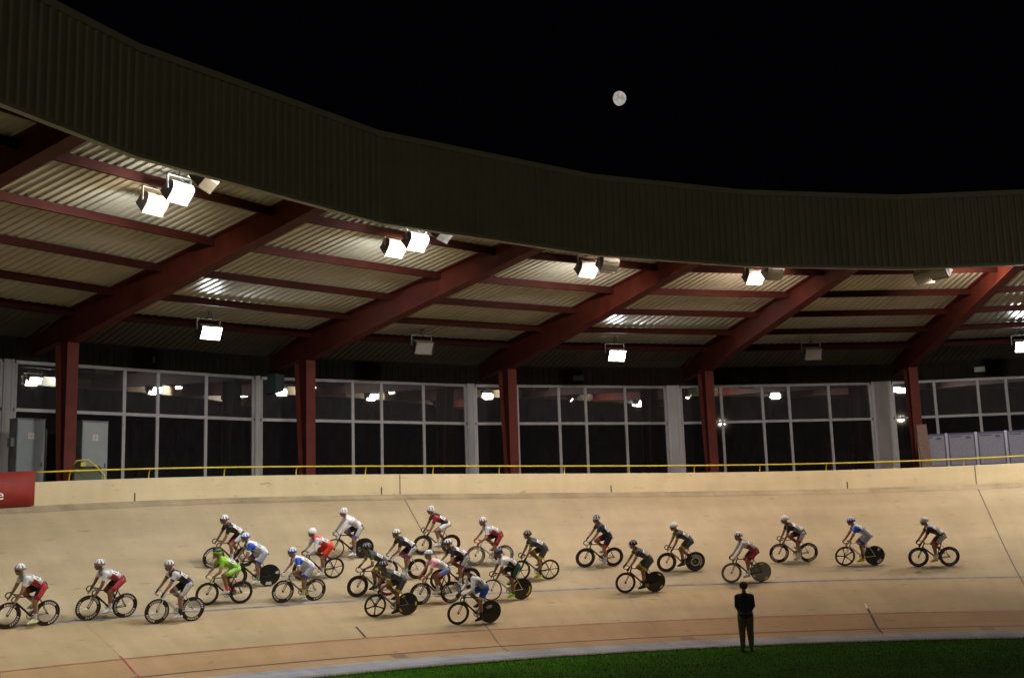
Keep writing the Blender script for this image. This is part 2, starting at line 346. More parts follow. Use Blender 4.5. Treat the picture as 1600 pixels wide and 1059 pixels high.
def clip_f(p, q, off=.06):
    """end point of the run p->q where it meets the back of the fascia"""
    best = None
    for i in range(len(kinks)-1):
        k0, k1 = v3(kinks[i], 0)-so, v3(kinks[i+1], 0)-so; ex, ey = k1.x-k0.x, k1.y-k0.y; dx, dy = q.x-p.x, q.y-p.y; D = dx*(-ey)+ex*dy
        if abs(D) < 1e-9: continue
        t = ((k0.x-p.x)*(-ey)+ex*(k0.y-p.y))/D; u = (dx*(k0.y-p.y)-dy*(k0.x-p.x))/D
        if -.001 <= u <= 1.001 and t > .5: best = t if best is None else min(best, t)
    if best is None: return q
    L = (q-p).length; return p+(q-p)*(best-off/L)
def corr(b, a0, a1, b0, b1, pitch, depth, thick, mi=0, outer=1, clip=False):
    """trapezoid sheet between edge a0->a1 and edge b0->b1 (ribs run a->b); closed slab"""
    L = ((a1-a0).length+(b1-b0).length)/2; n = max(2, int(L/pitch)); prof = ((0, 0), (.35, 0), (.5, 1), (.85, 1)); up = Vector((0, 0, 1))
    nrm = ((a1-a0).cross(b0-a0)).normalized()
    if nrm.z*outer < 0 or (abs(nrm.z) < .01 and outer == 0): nrm = -nrm
    A = []; Bv = []
    for i in range(n):
        for u, h in prof:
            f = (i+u)/n
            A.append(a0.lerp(a1, f)+nrm*h*depth); Bv.append(b0.lerp(b1, f)+nrm*h*depth)
    A.append(a1); Bv.append(b1)
    if clip: Bv = [clip_f(p, q) for p, q in zip(A, Bv)]
    b.loft([A, Bv], mi)
    b.loft([[p+nrm*thick for p in A[::8]+[a1]], [p+nrm*thick for p in Bv[::8]+[Bv[-1]]]], mi)
    return nrm
SP = [0, .205, .42, .63, .84, .945]
for i in range(len(cols)-1):
    c0, c1, t0, t1 = v3(cols[i], ZC+HC)-so, v3(cols[i+1], ZC+HC)-so, v3(tips[i], ZT+HT)-so, v3(tips[i+1], ZT+HT)-so
    b = MB(); corr(b, c0+Vector((0, 0, .004)), c1+Vector((0, 0, .004)), t0+Vector((0, 0, .004)), t1+Vector((0, 0, .004)), .27, .038, .12, clip=True); b.build('roof_sheet', m_sheet, st)
    for k, s in enumerate(SP):
        p0, p1 = c0.lerp(t0, s), c1.lerp(t1, s); dd = (p1-p0).normalized(); inn = Vector((-dd.y, dd.x, 0)); p0 = p0+dd*.022; p1 = p1-dd*.022
        dep = .30 if k == 0 else .235
        b = MB()
        def bar(o0, o1, z0, z1):
            b.prism(None, [p0+inn*o0+Vector((0, 0, z0)), p0+inn*o1+Vector((0, 0, z0)), p0+inn*o1+Vector((0, 0, z1)), p0+inn*o0+Vector((0, 0, z1))],
                    [p1+inn*o0+Vector((0, 0, z0)), p1+inn*o1+Vector((0, 0, z0)), p1+inn*o1+Vector((0, 0, z1)), p1+inn*o0+Vector((0, 0, z1))])
        bar(-.045, .045, -.013, -.001); bar(-.045, -.03, -dep+.012, -.013); bar(-.045, .045, -dep, -dep+.012)
        b.build('purlin', m_purl, st)
    # rear roof slope from eave purlin to the glazed wall, and the dark band above the windows
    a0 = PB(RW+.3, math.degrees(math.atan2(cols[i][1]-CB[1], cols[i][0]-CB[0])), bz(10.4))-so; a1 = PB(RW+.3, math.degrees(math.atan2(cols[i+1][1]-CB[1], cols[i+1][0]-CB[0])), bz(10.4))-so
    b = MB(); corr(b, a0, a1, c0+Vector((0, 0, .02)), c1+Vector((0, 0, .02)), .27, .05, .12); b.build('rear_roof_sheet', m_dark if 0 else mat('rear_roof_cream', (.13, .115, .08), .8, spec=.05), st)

# fascia facets
for i in range(len(kinks)-1):
    k0, k1 = v3(kinks[i], so.z)-so, v3(kinks[i+1], so.z)-so; d = (k1-k0).normalized(); inw = Vector((d.y, -d.x, 0)); L = (k1-k0).length
    if (Vector((CB[0], CB[1], so.z))-so-k0).dot(inw) < 0: inw = -inw
    b = MB(); z0, z1 = ZF-so.z+.06, ZFT-so.z-.17
    n = int(L/.235); row0 = []; 
    for j in range(n):
        for u, h in ((0, 0), (.3, 0), (.42, 1), (.88, 1)): row0.append((k0.lerp(k1, (j+u)/n)-inw*.045*h))
    row0.append(k1.copy())
    b.loft([[p+Vector((0, 0, z)) for p in row0] for z in (z0, z1)])
    e0, e1 = k0-inw*.14, k1-inw*.14
    b.loft([[e0+Vector((0, 0, z)), e1+Vector((0, 0, z))] for z in (z0, z1)]); f = b.build('fascia_panel', m_fas, st)
    b = MB()
    for za, zb_, o in ((ZF-so.z-.03, ZF-so.z+.06, .02), (ZFT-so.z-.17, ZFT-so.z, .03)):
        b.prism(None, [k0+inw*o+Vector((0, 0, za)), k0-inw*.15+Vector((0, 0, za)), k0-inw*.15+Vector((0, 0, zb_)), k0+inw*o+Vector((0, 0, zb_))],
                [k1+inw*o+Vector((0, 0, za)), k1-inw*.15+Vector((0, 0, za)), k1-inw*.15+Vector((0, 0, zb_)), k1+inw*o+Vector((0, 0, zb_))])
    b.build('flashing', m_trim, st)

# glazed wall
def glass_mat(name, dust_refl):
    m = bpy.data.materials.new(name); m.use_nodes = True; nt = m.node_tree; N = nt.nodes; L = nt.links; p = N['Principled BSDF']
    p.inputs['Roughness'].default_value = .012; p.inputs['IOR'].default_value = 2.5; p.inputs['Specular IOR Level'].default_value = .5
    tc = N.new('ShaderNodeTexCoord'); n = N.new('ShaderNodeTexNoise'); n.inputs['Scale'].default_value = 6; n.inputs['Detail'].default_value = 8
    mp = N.new('ShaderNodeMapping'); mp.inputs['Scale'].default_value = (1, 1, .35); L.new(tc.outputs['Object'], mp.inputs[0]); L.new(mp.outputs[0], n.inputs['Vector'])
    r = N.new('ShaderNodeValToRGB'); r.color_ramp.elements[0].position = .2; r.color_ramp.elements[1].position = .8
    r.color_ramp.elements[0].color = (dust_refl*.45, dust_refl*.42, dust_refl*.44, 1); r.color_ramp.elements[1].color = (dust_refl, dust_refl*.95, dust_refl, 1)
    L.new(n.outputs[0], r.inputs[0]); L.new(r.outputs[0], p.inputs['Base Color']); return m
g_up, g_lo = glass_mat('pane_glass_dust_refl', .05), glass_mat('pane_glass_clean', .018)  # upper panes: dust plus a brownish reflection put into the base colour
ZW, ZTR = bz(9.625), bz(7.913)
AK = [158.3, 146.8, 135.41, 124.21, 112.83, 101.12, 89.04, 77.3, 65.9]
OFF = [0, 2.27, 4.6, 6.12, 8.42, 10.8]
def slab(b, p0, p1, z0, z1, f0, f1):
    """upright slab between plan points; f0/f1 = inward offsets of back and front"""
    d = (p1-p0).normalized(); n = Vector((d.y, -d.x, 0)); c = Vector((CB[0], CB[1], 0))-so
    if (c-p0).dot(n) < 0: n = -n
    b.prism(None, [p0+n*f0+Vector((0, 0, z0)), p0+n*f1+Vector((0, 0, z0)), p1+n*f1+Vector((0, 0, z0)), p1+n*f0+Vector((0, 0, z0))],
            [p0+n*f0+Vector((0, 0, z1)), p0+n*f1+Vector((0, 0, z1)), p1+n*f1+Vector((0, 0, z1)), p1+n*f0+Vector((0, 0, z1))])
zd, zt, zw = DECK-so.z, ZTR-so.z, ZW-so.z
for k, A in enumerate(AK):
    q0, q1 = PB(RW, A, 0), PB(RW, A-OFF[-1], 0); q0.z = q1.z = 0; q0 -= Vector((so.x, so.y, 0)); q1 -= Vector((so.x, so.y, 0))
    ps = [q0.lerp(q1, o/OFF[-1]) for o in OFF]; dd = (q1-q0).normalized()
    win = None; b = MB(); slab(b, q0, q1, zw-.12, zw, -.05, .06); slab(b, q0, q1, zt-.06, zt+.06, -.05, .055); slab(b, q0, q1, zd, zd+.1, -.05, .055)
    for j, p in enumerate(ps):
        w = .06; b_ = b
        for z0, z1 in ((zd+.1, zt-.06), (zt+.06, zw-.12)): slab(b, p-dd*w, p+dd*w, z0, z1, -.05, .05)
    win = b.build('window', m_frame, st)
    for j in range(5):
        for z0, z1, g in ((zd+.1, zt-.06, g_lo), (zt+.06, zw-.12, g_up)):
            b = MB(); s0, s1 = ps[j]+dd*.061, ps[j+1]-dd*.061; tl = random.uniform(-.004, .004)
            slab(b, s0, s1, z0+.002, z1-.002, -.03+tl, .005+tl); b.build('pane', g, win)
    # grey panel to the next bay
    if k < len(AK)-1:
        r0, r1 = q1+dd*.07, PB(RW, AK[k+1], 0)-Vector((so.x, so.y, 0)); r1.z = 0; e = (r1-r0).normalized()
        b = MB(); slab(b, r0, r1-e*.07, zd, zw+.02, -.08, .10)
        for f in (.22, .78): 
            m_ = r0.lerp(r1-e*.07, f); slab(b, m_-e*.015, m_+e*.015, zd, zw+.02, .10, .115)
        b.build('wall_panel', m_panel, st)
    # cladding band above
    nxt = PB(RW, AK[k+1] if k < len(AK)-1 else A-11, 0)-Vector((so.x, so.y, 0)); nxt.z = 0
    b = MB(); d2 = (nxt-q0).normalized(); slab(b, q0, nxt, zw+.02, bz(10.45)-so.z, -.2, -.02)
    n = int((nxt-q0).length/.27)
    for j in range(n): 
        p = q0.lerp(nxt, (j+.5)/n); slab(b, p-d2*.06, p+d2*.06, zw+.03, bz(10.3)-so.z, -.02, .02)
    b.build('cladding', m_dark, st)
# deck behind the wall and a solid back
b = MB(); rows = []
for a in np.arange(A0, A1, 2.): rows.append([Vector(P(38.0, a, DECK)), Vector(P(70, a, DECK))])
b.loft(rows); tag(b.build('deck', mat('deck_concrete', (.18, .17, .16), .8, noise=.2, nscale=2)), kind='structure')

# ------------------------------------------------------------------ floodlights
m_hous = mat('flood_housing', (.27, .255, .21), .5, noise=.08, nscale=12); m_cap = mat('flood_endcap', (.06, .055, .07), .5); m_yoke = mat('flood_yoke', (.35, .34, .32), .45); m_wire = mat('flood_cable', (.03, .03, .03), .6)
def flood_meshes():
    prof = [(.24, -.24), (.24, .22), (.0, .225), (-.12, .19), (-.21, .11), (-.24, 0), (-.225, -.10), (-.16, -.18), (-.05, -.225), (.1, -.235)]   # forward, up
    prof = [(f, u*.82) for f, u in prof]; w = .31
    b = MB()
    n = len(prof); vs = [(f, w, u) for f, u in prof]+[(f, -w, u) for f, u in prof]
    for i in range(1, n): b.add([vs[i], vs[(i+1) % n], vs[n+(i+1) % n], vs[n+i]], [(0, 1, 2, 3)], 0)
    b.box((.24, 0, .205), (.05, 2*w+.02, .02)); b.box((.24, 0, -.205), (.05, 2*w+.02, .02))
    b.box((-.24, 0, .02), (.012, .09, .06), 1); b.tube([(-.24, 0, .02), (-.29, .02, .0), (-.31, .1, .03), (-.28, .14, .12), (-.1, .1, .33), (0, .02, .42)], .008, 6, 1)
    for y in (-.22, .22): b.box((-.17, y, -.155), (.09, .02, .02), 1, Matrix.Rotation(R(-40), 3, 'Y'))
    hous = b.mesh('housing'); hous.materials.append(m_hous); hous.materials.append(m_wire)
    b = MB()
    for y in (w, w+.012, -w, -w-.012): pass
    b.prism(None, [(f, w, u) for f, u in prof], [(f, w+.02, u) for f, u in prof])
    cap = b.mesh('end_cap'); cap.materials.append(m_cap)
    b = MB(); y = w+.05
    for s in (1, -1): b.box((-.02, s*y, .17), (.06, .02, .36))
    b.box((-.02, 0, .345), (.06, 2*y+.02, .02)); yoke = b.mesh('yoke'); yoke.materials.append(m_yoke)
    b = MB(); b.tube([(-.03, 0, .355), (-.03, .0, .5), (-.03, 0, .75)], .012, 6); b.tube([(0, .05, .355), (.02, .09, .45), (0, .05, .6), (0, .03, .75)], .008, 6); b.box((-.03, 0, .38), (.1, .1, .04))
    hang = b.mesh('hanger'); hang.materials.append(m_wire)
    b = MB(); b.box((.232, 0, 0), (.006, 2*w-.03, .37)); lens = b.mesh('lens')
    return hous, cap, yoke, hang, lens
FM = flood_meshes()
def lensmat(nm, col, e):
    m = mat(nm, col, .3, emit=e); return m
def flood(loc, az, tilt, lit, power, col, label, group, scale=1., size=(.42, .3)):
    """az: plan angle the lens faces; tilt: degrees below horizontal"""
    e = empty('floodlight', loc, label, 'floodlight', group); e.scale = (scale,)*3
    rot = Matrix.Rotation(R(az), 4, 'Z') @ Matrix.Rotation(R(tilt), 4, 'Y'); rz = Matrix.Rotation(R(az), 4, 'Z')
    for nm, me, r_ in (('housing', FM[0], rot), ('end_cap', FM[1], rot), ('yoke', FM[2], rz), ('hanger', FM[3], rz)):
        o = link(nm, me, e); o.matrix_local = r_
    o = link('end_cap', FM[1], e); o.matrix_local = rot @ Matrix.Translation((0, -.64, 0))
    me = FM[4].copy(); me.materials.append(lensmat('lens_lit_%02d' % int(col[2]*100), col, 60) if lit else mat('lens_off', (.35, .34, .3), .15)); o = link('lens', me, e); o.matrix_local = rot
    if lit:
        ld = bpy.data.lights.new('lamp', 'AREA'); ld.shape = 'RECTANGLE'; ld.size = size[0]; ld.size_y = size[1]; ld.energy = power; ld.color = col; ld.spread = R(158)
        l = bpy.data.objects.new('lamp', ld); C.objects.link(l); l.parent = e
        # light looks along local -Z : map to forward +X ; width (light x) -> y
        l.matrix_local = rot @ Matrix.Translation((.25, 0, 0)) @ Matrix(((0, 0, -1, 0), (-1, 0, 0, 0), (0, 1, 0, 0), (0, 0, 0, 1)))
    return e
COOL, WARM, PINK = (.93, .97, 1.0), (1, .86, .66), (1, .80, .68)
FG = [([(-8.339, 26.187), (-7.505, 25.339), (-6.727, 24.78)], (COOL, WARM, COOL)), ([(-3.192, 31.128), (-2.532, 30.491), (-1.77, 30.03)], (COOL, WARM, COOL)),
      ([(2.363, 34.501), (2.971, 33.98), (3.6, 33.45)], (COOL, PINK, COOL)), ([(7.865, 36.355), (8.357, 35.77), (8.8, 35.2)], (PINK, PINK, WARM)), ([(13.665, 37.167), (13.886, 36.438), (14.1, 35.95)], (PINK, PINK, COOL)),
      ([(19.6, 36.4), (20.0, 35.7), (20.4, 35.1)], (COOL, WARM, COOL)), ([(-12.6, 19.3), (-12.0, 18.4), (-11.3, 17.6)], (COOL, WARM, COOL))]
names = ['in the leftmost hanging row', 'in the second hanging row from left', 'in the middle hanging row', 'in the fourth hanging row from left', 'in the rightmost hanging row', 'in a hanging row right of the frame', 'in a hanging row left of the frame']
pos = ['lower left white box floodlight', 'middle cream box floodlight', 'upper right white box floodlight']
for g, (pts, cl) in enumerate(FG):
    for j, (px, py) in enumerate(pts):
        if j == 2 and g in (2, 3, 4): continue
        x, y, z = B((px, py, 11.188)); az = math.degrees(math.atan2(y-CB[1], x-CB[0]))+(4 if j < 2 else (27 if g < 2 else 48))
        lit = not (g == 4 and j == 0)
        lab = ('dark unlit box floodlight' if not lit else (pos[j] if g not in (2, 3, 4) else ('left-hand white box floodlight', 'right-hand box floodlight tucked against the fascia')[j]))+' '+names[g]
        if g == 4: az -= 60
        pw = FLOOD_W*(.8, .92, 1.1, 1.15, 2.1, 1.35, .8)[g]
        flood((x, y, z+(.12 if j == 2 else 0)), az, 42, lit, pw, cl[j], lab, 'floodlights hanging behind the fascia', .96)
for g, ((x0, y0), (x1, y1)) in enumerate((((-5.55, 26.15), (-7.3, 23.9)), ((-.5, 31.05), (-2.3, 29.7)), ((5.2, 34.5), (3.2, 33.6)), ((10.2, 36.05), (8.2, 35.6)), ((16.5, 36.5), (14.5, 36.45)))):  # unseen lamps added to light the backs of the hanging floodlights
    x, y, z = B((x0, y0, 11.66)); flood((x, y, z), math.degrees(math.atan2(y1-y0, x1-x0)), 22, True, 220, (WARM, COOL, PINK, PINK, PINK)[g], 'added unseen box floodlight behind the fascia right of the %s hanging row' % ('leftmost', 'second', 'middle', 'fourth', 'rightmost')[g], 'added unseen floodlights behind the fascia', .9)
for j, (ox, oy) in enumerate(((-14, -52), (8, -56), (30, -52), (48, -40))):  # lamps and masts added out of view to light the fascia
    o_ = flood((ox, oy, 16.8), math.degrees(math.atan2(46-oy, 4-ox)), 6, True, OPP_W, WARM, '%s added floodlight across the infield, unseen behind the camera' % ('first', 'second', 'third', 'fourth')[j], 'added floodlights across the infield', 1.3)
    b = MB(); b.tube([(0, 0, -13.2), (0, 0, -6), (0, 0, .9)], [.16, .13, .09], 10); b.build('mast', m_yoke, o_, True)
EV = [((-10.402, 38.9, 10.391), 1, 'first'), ((-3.465, 43.564, 10.386), 0, 'second'), ((4.214, 46.787, 10.342), 1, 'third'), ((12.726, 48.504, 10.397), 0, 'fourth'), ((21.673, 48.446, 10.442), 1, 'fifth')]
for p, lit, nm in EV:
    x, y, z = B(p); az = math.degrees(math.atan2(y-CB[1], x-CB[0]))+180
    flood((x, y, z), az, 30, bool(lit), EAVE_W, (.85, .95, 1), '%s floodlight under the eave, %s from the left' % ('glaring white' if lit else 'small unlit', nm), 'floodlights under the eave', 1.2)

# ------------------------------------------------------------------ figures: one continuous skin grown round a posed skeleton
def unit(v): v = np.array(v, float); return v/np.linalg.norm(v)
def ik(a, c, l1, l2, pole):
    a, c = np.array(a, float), np.array(c, float); d = c-a; L = min(np.linalg.norm(d), l1+l2-.004); u = d/np.linalg.norm(d)
    x = (l1*l1-l2*l2+L*L)/(2*L); h = math.sqrt(max(l1*l1-x*x, 0)); p = np.array(pole, float); p = unit(p-u*p.dot(u)); return a+u*x+p*h, a+u*L
BONES = []
class Body:
    def __init__(s, fat=1.2): s.b = []; s.fat = fat
    def bone(s, kind, a, b, ra, rb):
        k = s.fat if kind not in ('hand', 'head', 'foot') else (1.07 if kind == 'head' else 1)
        s.b.append((kind, np.array(a, float), np.array(b, float), ra*k, rb*k))
    def capsules(s):
        vs = []; fs = []
        for kind, a, b, ra, rb in s.b:
            d = b-a; L = np.linalg.norm(d); u = d/L if L > 1e-6 else np.array((0, 0, 1.))
            p = unit(np.cross(u, (0, 0, 1) if abs(u[2]) < .9 else (1, 0, 0))); q = np.cross(u, p); n = 12; rows = []
            for t in (-88, -60, -30, 0): rows.append((a+u*ra*math.sin(R(t)), ra*math.cos(R(t))))
            for t in (0, 30, 60, 88): rows.append((b+u*rb*math.sin(R(t)), rb*math.cos(R(t))))
            k = len(vs)
            for c, r in rows:
                for j in range(n): th = 2*math.pi*j/n; vs.append(c+(p*math.cos(th)+q*math.sin(th))*r)
            for i in range(7):
                for j in range(n): fs.append((k+i*n+j, k+i*n+(j+1) % n, k+(i+1)*n+(j+1) % n, k+(i+1)*n+j))
            fs.append(tuple(k+j for j in range(n))[::-1]); fs.append(tuple(k+7*n+j for j in range(n)))
        me = bpy.data.meshes.new('b'); me.from_pydata([tuple(v) for v in vs], [], fs); me.update(); fixn(me); return me
    def grow(s, voxel=.011):
        me = s.capsules(); o = bpy.data.objects.new('b', me); C.objects.link(o)
        m = o.modifiers.new('r', 'REMESH'); m.mode = 'VOXEL'; m.voxel_size = voxel
        m = o.modifiers.new('s', 'SMOOTH'); m.factor = .5; m.iterations = 3
        dg = bpy.context.evaluated_depsgraph_get(); out = bpy.data.meshes.new_from_object(o.evaluated_get(dg)); bpy.data.objects.remove(o)
        out.polygons.foreach_set('use_smooth', [True]*len(out.polygons)); return out
    def nearest(s, pts):
        best = np.full(len(pts), 1e9); idx = np.zeros(len(pts), int); tt = np.zeros(len(pts))
        for i, (kind, a, b, ra, rb) in enumerate(s.b):
            d = b-a; L2 = d.dot(d)+1e-9; t = np.clip(((pts-a)@d)/L2, 0, 1); r = ra+(rb-ra)*t; dist = np.linalg.norm(pts-(a+t[:, None]*d), axis=1)-r
            m = dist < best; best[m] = dist[m]; idx[m] = i; tt[m] = t[m]
        return idx, tt
def cloth(body, me, name, want, zone, inflate, nslots):
    """garment: the skin faces that satisfy want(), moved out along the normal"""
    n = len(me.vertices); co = np.empty(n*3); me.vertices.foreach_get('co', co); co = co.reshape(-1, 3)
    no = np.empty(n*3); me.vertices.foreach_get('normal', no); no = no.reshape(-1, 3)
    nf = len(me.polygons); ce = np.empty(nf*3); me.polygons.foreach_get('center', ce); ce = ce.reshape(-1, 3); fn = np.empty(nf*3); me.polygons.foreach_get('normal', fn); fn = fn.reshape(-1, 3)
    idx, tt = body.nearest(ce-fn*.004)
    kinds = [k for k, *_ in body.b]
    faces = []; mi = []
    for i, p in enumerate(me.polygons):
        k = kinds[idx[i]]
        if want(k, tt[i], ce[i], fn[i]): faces.append(tuple(p.vertices)); mi.append(zone(k, tt[i], ce[i], fn[i]))
    used = sorted({v for f in faces for v in f}); mp = {v: j for j, v in enumerate(used)}
    infl = inflate if callable(inflate) else (lambda c: inflate)
    vs = [tuple(co[v]+no[v]*infl(co[v])) for v in used]
    out = bpy.data.meshes.new(name); out.from_pydata(vs, [], [tuple(mp[v] for v in f) for f in faces])
    for i in range(nslots): out.materials.append(None)
    out.polygons.foreach_set('material_index', mi); out.polygons.foreach_set('use_smooth', [True]*len(faces)); out.update(); return out

m_skin = mat('skin', (.29, .15, .09), .5, noise=.1, nscale=6); m_skin2 = mat('skin_tanned', (.19, .09, .05), .5, noise=.1, nscale=6)

def head_bones(B_, hc, fwd, up, side):
    hc = np.array(hc); f, u, s_ = map(np.array, (fwd, up, side))
    B_.bone('head', hc-f*.015+u*.03, hc+f*.02+u*.03, .088, .082); B_.bone('head', hc+f*.035-u*.035, hc+f*.05-u*.065, .06, .045)
    B_.bone('head', hc+f*.095+u*.01, hc+f*.115-u*.02, .012, .016)
    for q in (1, -1): B_.bone('head', hc+s_*q*.083-f*.005, hc+s_*q*.088-f*.012+u*.025, .012, .014)
    B_.bone('head', hc+f*.085-u*.048-s_*.015, hc+f*.085-u*.048+s_*.015, .012, .012)
def hand_bones(B_, wrist, palm_dir, curl_dir, thumb_side, side):
    """palm then four curled fingers and a thumb"""
    w, d, c, sd = np.array(wrist), unit(palm_dir), unit(curl_dir), unit(side)
    B_.bone('hand', w, w+d*.055, .024, .03)
    for i, (o, L) in enumerate(((-.030, .030), (-.010, .036), (.011, .033), (.030, .026))):
        k = w+d*.075+sd*o; B_.bone('hand', w+d*.03+sd*o*.6, k, .013, .0105); m = k+unit(d*.6+c)*L; B_.bone('hand', k, m, .0105, .0095); B_.bone('hand', m, m+unit(c-d*.7)*L*.7, .0095, .008)
    t = w+d*.02-sd*.032*thumb_side; B_.bone('hand', t, t+unit(d*.6+c*.5-sd*.4*thumb_side)*.04, .012, .011); B_.bone('hand', t+unit(d*.6+c*.5-sd*.4*thumb_side)*.04, t+unit(d*.8+c*.9)*.06, .011, .009)

BB = np.array((-.09, 0, .29)); CRANK = .168
def rider_pose(torso, grip, crank, turn=0, look=0, slim=1.):
    """torso: back angle (deg); grip: 'drops','hooks','tops'; crank: angle of the left crank (0 = forward, 90 = down)"""
    Bd = Body(); A = R(torso); hipc = np.array((-.275, 0, 1.055)); u = np.array((math.cos(A), 0, math.sin(A))); dn = np.array((-math.sin(A), 0, math.cos(A)))
    sh = hipc+u*.50+np.array((.03, 0, 0)); mid = hipc*.55+sh*.45+dn*.035
    for s in (1, -1):
        Bd.bone('pelvis', hipc+(0, s*.075, -.01), hipc+(0, s*.07, .03)+u*.04, .095*slim, .092*slim)
        Bd.bone('torso', hipc+(0, s*.06, .01)+u*.06, mid+(0, s*.055, 0), .088*slim, .095*slim); Bd.bone('torso', mid+(0, s*.055, 0), sh+(0, s*.085, 0)-u*.07-dn*.015, .097*slim, .098*slim)
        Bd.bone('torso', sh-u*.03+(0, s*.05, -.01), sh+(0, s*.165, -.005), .075, .058)
    Bd.bone('torso', sh-u*.02, sh+u*.06+dn*.02, .075, .06)
    hc = sh+np.array((.135, 0, .165)) if torso < 45 else sh+np.array((.115, 0, .185))
    Bd.bone('neck', sh+u*.02, hc+np.array((-.035, 0, -.05)), .058, .052)
    yaw = R(look); fw = np.array((math.cos(yaw), math.sin(yaw), -.12)); fw = unit(fw); up = np.array((0, 0, 1.)); sd = np.cross(up, fw); up = np.cross(fw, sd)
    head_bones(Bd, hc, fw, up, sd)
    GR = {'drops': (.455, .70, (-.2, 0, -.1)), 'hooks': (.50, .80, (0, 0, 0)), 'tops': (.425, .885, (0, 0, 0))}[grip]
    info = {'head': (hc, fw, up), 'arms': [], 'feet': []}
    for s in (1, -1):
        S_ = sh+(0, s*.175, -.01); G = np.array((GR[0], s*.205, GR[1])); Wt = G+np.array((-.055, 0, .045 if grip != 'tops' else .035))
        El, Wr = ik(S_, Wt, .30, .265, (-.25, s*.7, -.6))
        Bd.bone('uarm', S_, El, .052, .038); Bd.bone('farm', El, Wr, .037, .026)
        dirp = unit(G-Wr+np.array((0, 0, -.01))); hand_bones(Bd, Wr, dirp, (.1, 0, -1), s, (0, -s*1., 0) if grip == 'tops' else (.25*0, -s*.8, .5))
        info['arms'].append((Wr, G))
        ca = R(crank) if s == 1 else R(crank+180)
        Pd = BB+np.array((math.cos(ca)*CRANK, s*.125, -math.sin(ca)*CRANK)); pitch = R(18 if math.sin(ca) < .3 else 10)
        toe = Pd+np.array((.07, 0, -.02)); An = Pd+np.array((-.105*math.cos(pitch), -s*.012, .085+.09*math.sin(pitch)))
        Hp = hipc+(0, s*.09, 0); Kn, An2 = ik(Hp, An, .435, .435, (1, s*.12, .35))
        Bd.bone('thigh', Hp, Hp*.45+Kn*.55+np.array((0, 0, -.005)), .092*slim, .078*slim); Bd.bone('thigh2', Hp*.45+Kn*.55, Kn, .076*slim, .056)
        m_ = Kn*.68+An2*.32+np.array((-.02, 0, -.005)); Bd.bone('shin', Kn, m_, .054, .053); Bd.bone('shin2', m_, An2, .052, .032)
        heel = An2+np.array((-.035, 0, -.055)); ball = Pd+np.array((.02, 0, .03))
        Bd.bone('foot', heel, ball, .034, .034); Bd.bone('foot', An2, ball, .036, .033); Bd.bone('foot', ball, toe+np.array((.0, 0, .03)), .036, .025)
        info['feet'].append(s)
    Bd.u, Bd.dn, Bd.hip, Bd.sh = u, dn, hipc, sh
    return Bd, info
_PC = {}
